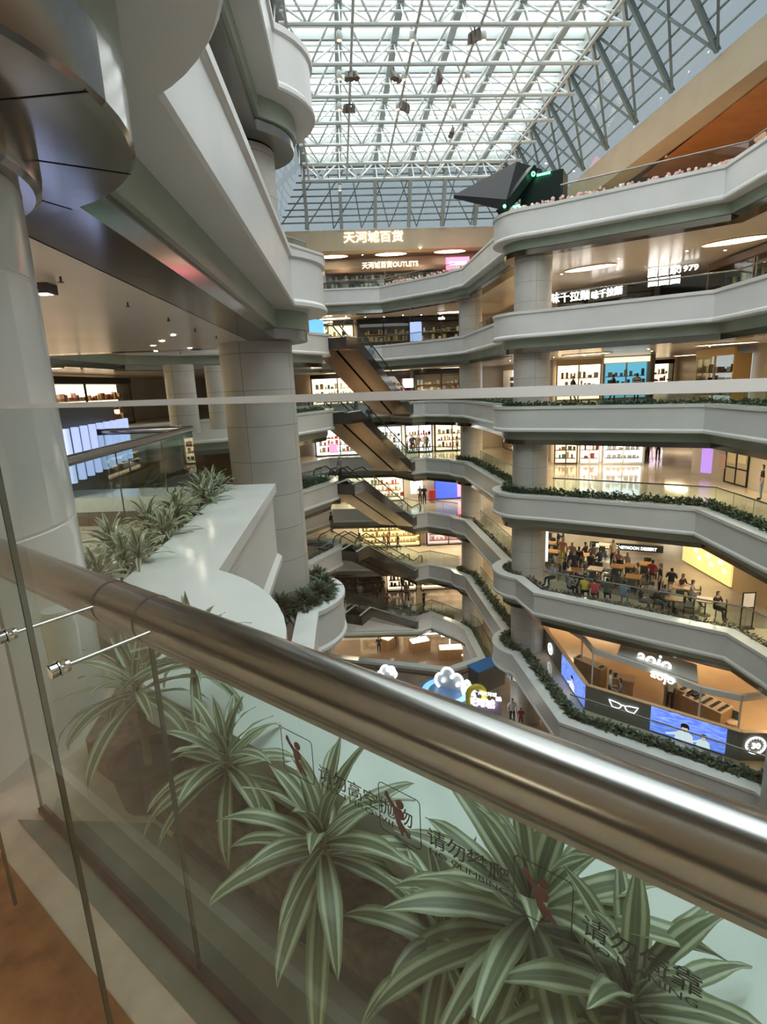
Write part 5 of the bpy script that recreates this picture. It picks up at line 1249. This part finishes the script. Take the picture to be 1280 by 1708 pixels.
# ------------------------------------------------------------------ lamps hanging in the roof, sprinklers, ceiling fixtures
plamp = None
for i, (x, y) in enumerate(((585, 116), (657, 116), (731, 118), (792, 47), (583, 171), (678, 169), (755, 212))):
    p = PZ(x, y, ZT - 1.75)
    if plamp is None:
        plamp = thing('roof_spotlight', 'cluster of dark spotlights clamped to the roof truss', 'spotlight', tuple(p), 'dark spotlight clusters on the roof trusses')
        mb = MB(); mb.bar(p + Vector((0, 0, .1)), p + Vector((0, 0, -.15)), .06, .06); mb.bar(p + Vector((-.25, 0, -.1)), p + Vector((.25, 0, -.1)), .06, .06); mb.build('bracket', DARKG, plamp)
        for dx, a in ((-.2, .3), (.05, -.4), (.22, .5)):
            mb = MB(); mb.tube([p + Vector((dx, 0, -.12)), p + Vector((dx + .12 * a, -.1, -.45))], [.1, .15], 10); mb.build('lamp_head', mat('brownish_lamp', (.16, .12, .10), .4), plamp)
    else: dup(plamp, tuple(p), rotz=i * .8)
pb = None
for i, (x, y) in enumerate(((566, 62), (688, 62), (807, 62), (566, 127), (674, 128), (780, 127), (566, 179), (664, 178), (758, 178), (567, 315))):
    p = PZ(x, y, ZT - 1.9)
    if pb is None:
        pb = thing('roof_lamp', 'white round lamp hanging at a roof truss joint', 'lamp', tuple(p), 'white lamps at the roof truss joints')
        mb = MB(); mb.lathe(p, [(.05, .25), (.12, .2), (.14, -.1), (.12, -.12), (0, -.1)], 14); mb.build('housing', WTUBE, pb, smooth=50)
        mb = MB(); mb.lathe(p, [(.0, -.13), (.1, -.13)], 12); mb.build('lens', emis('amber_lens', (1, .7, .4), 1.5), pb)
    else: dup(pb, tuple(p))
ps = None
for i, (x, y) in enumerate(((101, 465), (213, 507), (281, 532), (325, 550), (361, 562), (301, 588))):
    p = PZ(x, y, CZ(4) - .02)
    if ps is None:
        ps = thing('ceiling_sprinkler', 'small dark sprinkler head on the ceiling above the walkway', 'sprinkler', (p.x, p.y, CZ(4)), 'sprinkler heads on the walkway ceiling'); mb = MB(); mb.tube([(p.x, p.y, CZ(4)), (p.x, p.y, CZ(4) - .05)], .012, 8); mb.build('pipe', DARKG, ps); mb = MB(); mb.lathe((p.x, p.y, CZ(4) - .05), [(0, 0), (.03, 0), (.03, -.008), (0, -.01)], 10); mb.build('deflector', DARKG, ps)
    else: dup(ps, (p.x, p.y, CZ(4)))
p = PZ(80, 482, CZ(4) - .05); o = thing('spot_box', 'dark square ceiling spotlight beside the white pillar', 'ceiling light', (p.x, p.y, CZ(4))); mb = MB(); mb.box((p.x - .05, p.y, CZ(4) - .05), (.2, .2, .1)); mb.build('housing', mat('plum_housing', (.05, .03, .04), .4), o); mb = MB(); mb.box((p.x - .05, p.y, CZ(4) - .102), (.13, .13, .006)); mb.build('lens', GL_WHITE, o)
for i, (x, y) in enumerate(((289, 558), (270, 568), (255, 576), (317, 580), (260, 585))):
    p = PZ(x, y, CZ(4)); o = dup(pd); o.location = (p.x, p.y, CZ(4) - .003)
# small black camera on the column
p = PYd(427, 651, 14.4); o = thing('camera_dome', 'small black security camera on the big round column', 'camera', tuple(p)); mb = MB(); mb.tube([p + Vector((0, -.14, 0)), p + Vector((0, .06, 0))], .05, 10); mb.build('body', BLACK, o, smooth=50); mb = MB(); mb.bar(p + Vector((-.02, .05, -.02)), p + Vector((-.02, .3, -.02)), .03, .03); mb.build('bracket', BLACK, o)

# ------------------------------------------------------------------ our floor, left: dark shop with a row of light tubes, white bracket on the pillar
o = thing('tube_light_wall', 'row of upright blue white light tubes behind dark glass, left of the striped plants', 'light wall', (-5.2, 6.6, FZ(4)))
TUBEL = emis('blue_white_tube', (.50, .58, .95), .8)
w0, w1 = PYd(112, 740, 7.6), PYd(212, 725, 10.4)
mb = MB(); d = (w1 - w0); 
for i in range(9):
    p = w0.lerp(w1, i / 8); mb2 = MB(); mb2.tube([(p.x, p.y, FZ(4) + .55), (p.x, p.y, FZ(4) + 1.3)], .055, 8); mb2.build('light_tube', TUBEL, o, smooth=60)
m_ = (w0 + w1) / 2; n = Vector((-d.y, d.x, 0)).normalized(); n = n if n.x < 0 else -n
mb = MB(); mb.box((m_.x + n.x * .3, m_.y + n.y * .3, FZ(4) + .8), (Vector((d.x, d.y)).length + .6, .1, 1.6), math.atan2(d.y, d.x)); mb.build('dark_back', DARKG, o)
cp = (CNEAR[0] + .86, CNEAR[1] - .25)
p = PZ(100, 1050, -.82); o = thing('wall_bracket', 'small rounded white box fixed low on the white pillar', 'bracket', tuple(p)); mb = MB(); mb.lathe((p.x, p.y, p.z), [(0, .09), (.05, .08), (.06, .0), (.055, -.12), (0, -.13)], 14); mb.build('cover', mat('white_plastic', (.75, .75, .73), .3), o, smooth=50)

# kiosks in the basement, seen through the floor opening
zb1 = FZ(-1)
for i, (x, y, w, m_, lab) in enumerate(((752, 1080, 2.2, GL_WARM, 'lit kiosk counter in the basement, behind the stage'), (700, 1068, 1.8, GL_WHITE, 'white lit kiosk in the basement, left of the stage'), (786, 1092, 1.6, GL_WHITE, 'pale lit kiosk in the basement by the right edge of the opening'), (650, 1062, 1.6, GL_WARM, 'warm lit kiosk in the basement, leftmost under the opening'))):
    p = PZ(x, y, zb1 + 1.0); o = thing('kiosk', lab, 'kiosk', (p.x, p.y, zb1))
    mb = MB(); mb.box((p.x, p.y, zb1 + .5), (w, 1.0, 1.0), .3 * i); mb.build('counter', WOOD, o)
    mb = MB(); mb.box((p.x, p.y, zb1 + 1.06), (w * .9, .8, .1), .3 * i); mb.build('lit_case', m_, o)
    mb = MB(); mb.box((p.x, p.y + .6, zb1 + 2.0), (w * .7, .12, .4), .3 * i); mb.bar((p.x, p.y + .6, zb1), (p.x, p.y + .6, zb1 + 1.8), .08, .08); mb.build('sign_board', GL_WHITE if i != 1 else SIGN_W, o)

board(524, 545, (-3.6, 34.4, 0), (.6, -.8, 0), 1.1, .8, emis('aquarium_blue', (.12, .35, .75), 1.0), 'small blue lit case on the highest escalator landing', None, 'display_case', 'display case', t=.35)
# ------------------------------------------------------------------ light
wd = bpy.data.worlds.new('overcast_sky'); SC.world = wd; wd.use_nodes = True
nt = wd.node_tree; bg = nt.nodes['Background']
tc = nt.nodes.new('ShaderNodeTexCoord'); nz = nt.nodes.new('ShaderNodeTexNoise'); nz.inputs['Scale'].default_value = 2.5; nz.inputs['Detail'].default_value = 4
rp = nt.nodes.new('ShaderNodeValToRGB'); rp.color_ramp.elements[0].color = (.86, .93, .96, 1); rp.color_ramp.elements[1].color = (.98, 1, .99, 1)
rp.color_ramp.elements[0].position = .35; rp.color_ramp.elements[1].position = .65
nt.links.new(tc.outputs['Generated'], nz.inputs['Vector']); nt.links.new(nz.outputs['Fac'], rp.inputs['Fac']); nt.links.new(rp.outputs['Color'], bg.inputs['Color'])
bg.inputs['Strength'].default_value = 3.4
SC.view_settings.view_transform = 'Standard'; SC.view_settings.look = 'None'; SC.view_settings.gamma = 1; SC.view_settings.use_curve_mapping = False
SC.view_settings.exposure = 0.5
cy = SC.cycles
cy.use_denoising = True; cy.max_bounces = 7; cy.diffuse_bounces = 3; cy.glossy_bounces = 3; cy.transparent_max_bounces = 24; cy.transmission_bounces = 4
cy.caustics_reflective = False; cy.caustics_refractive = False; cy.sample_clamp_indirect = 4.0
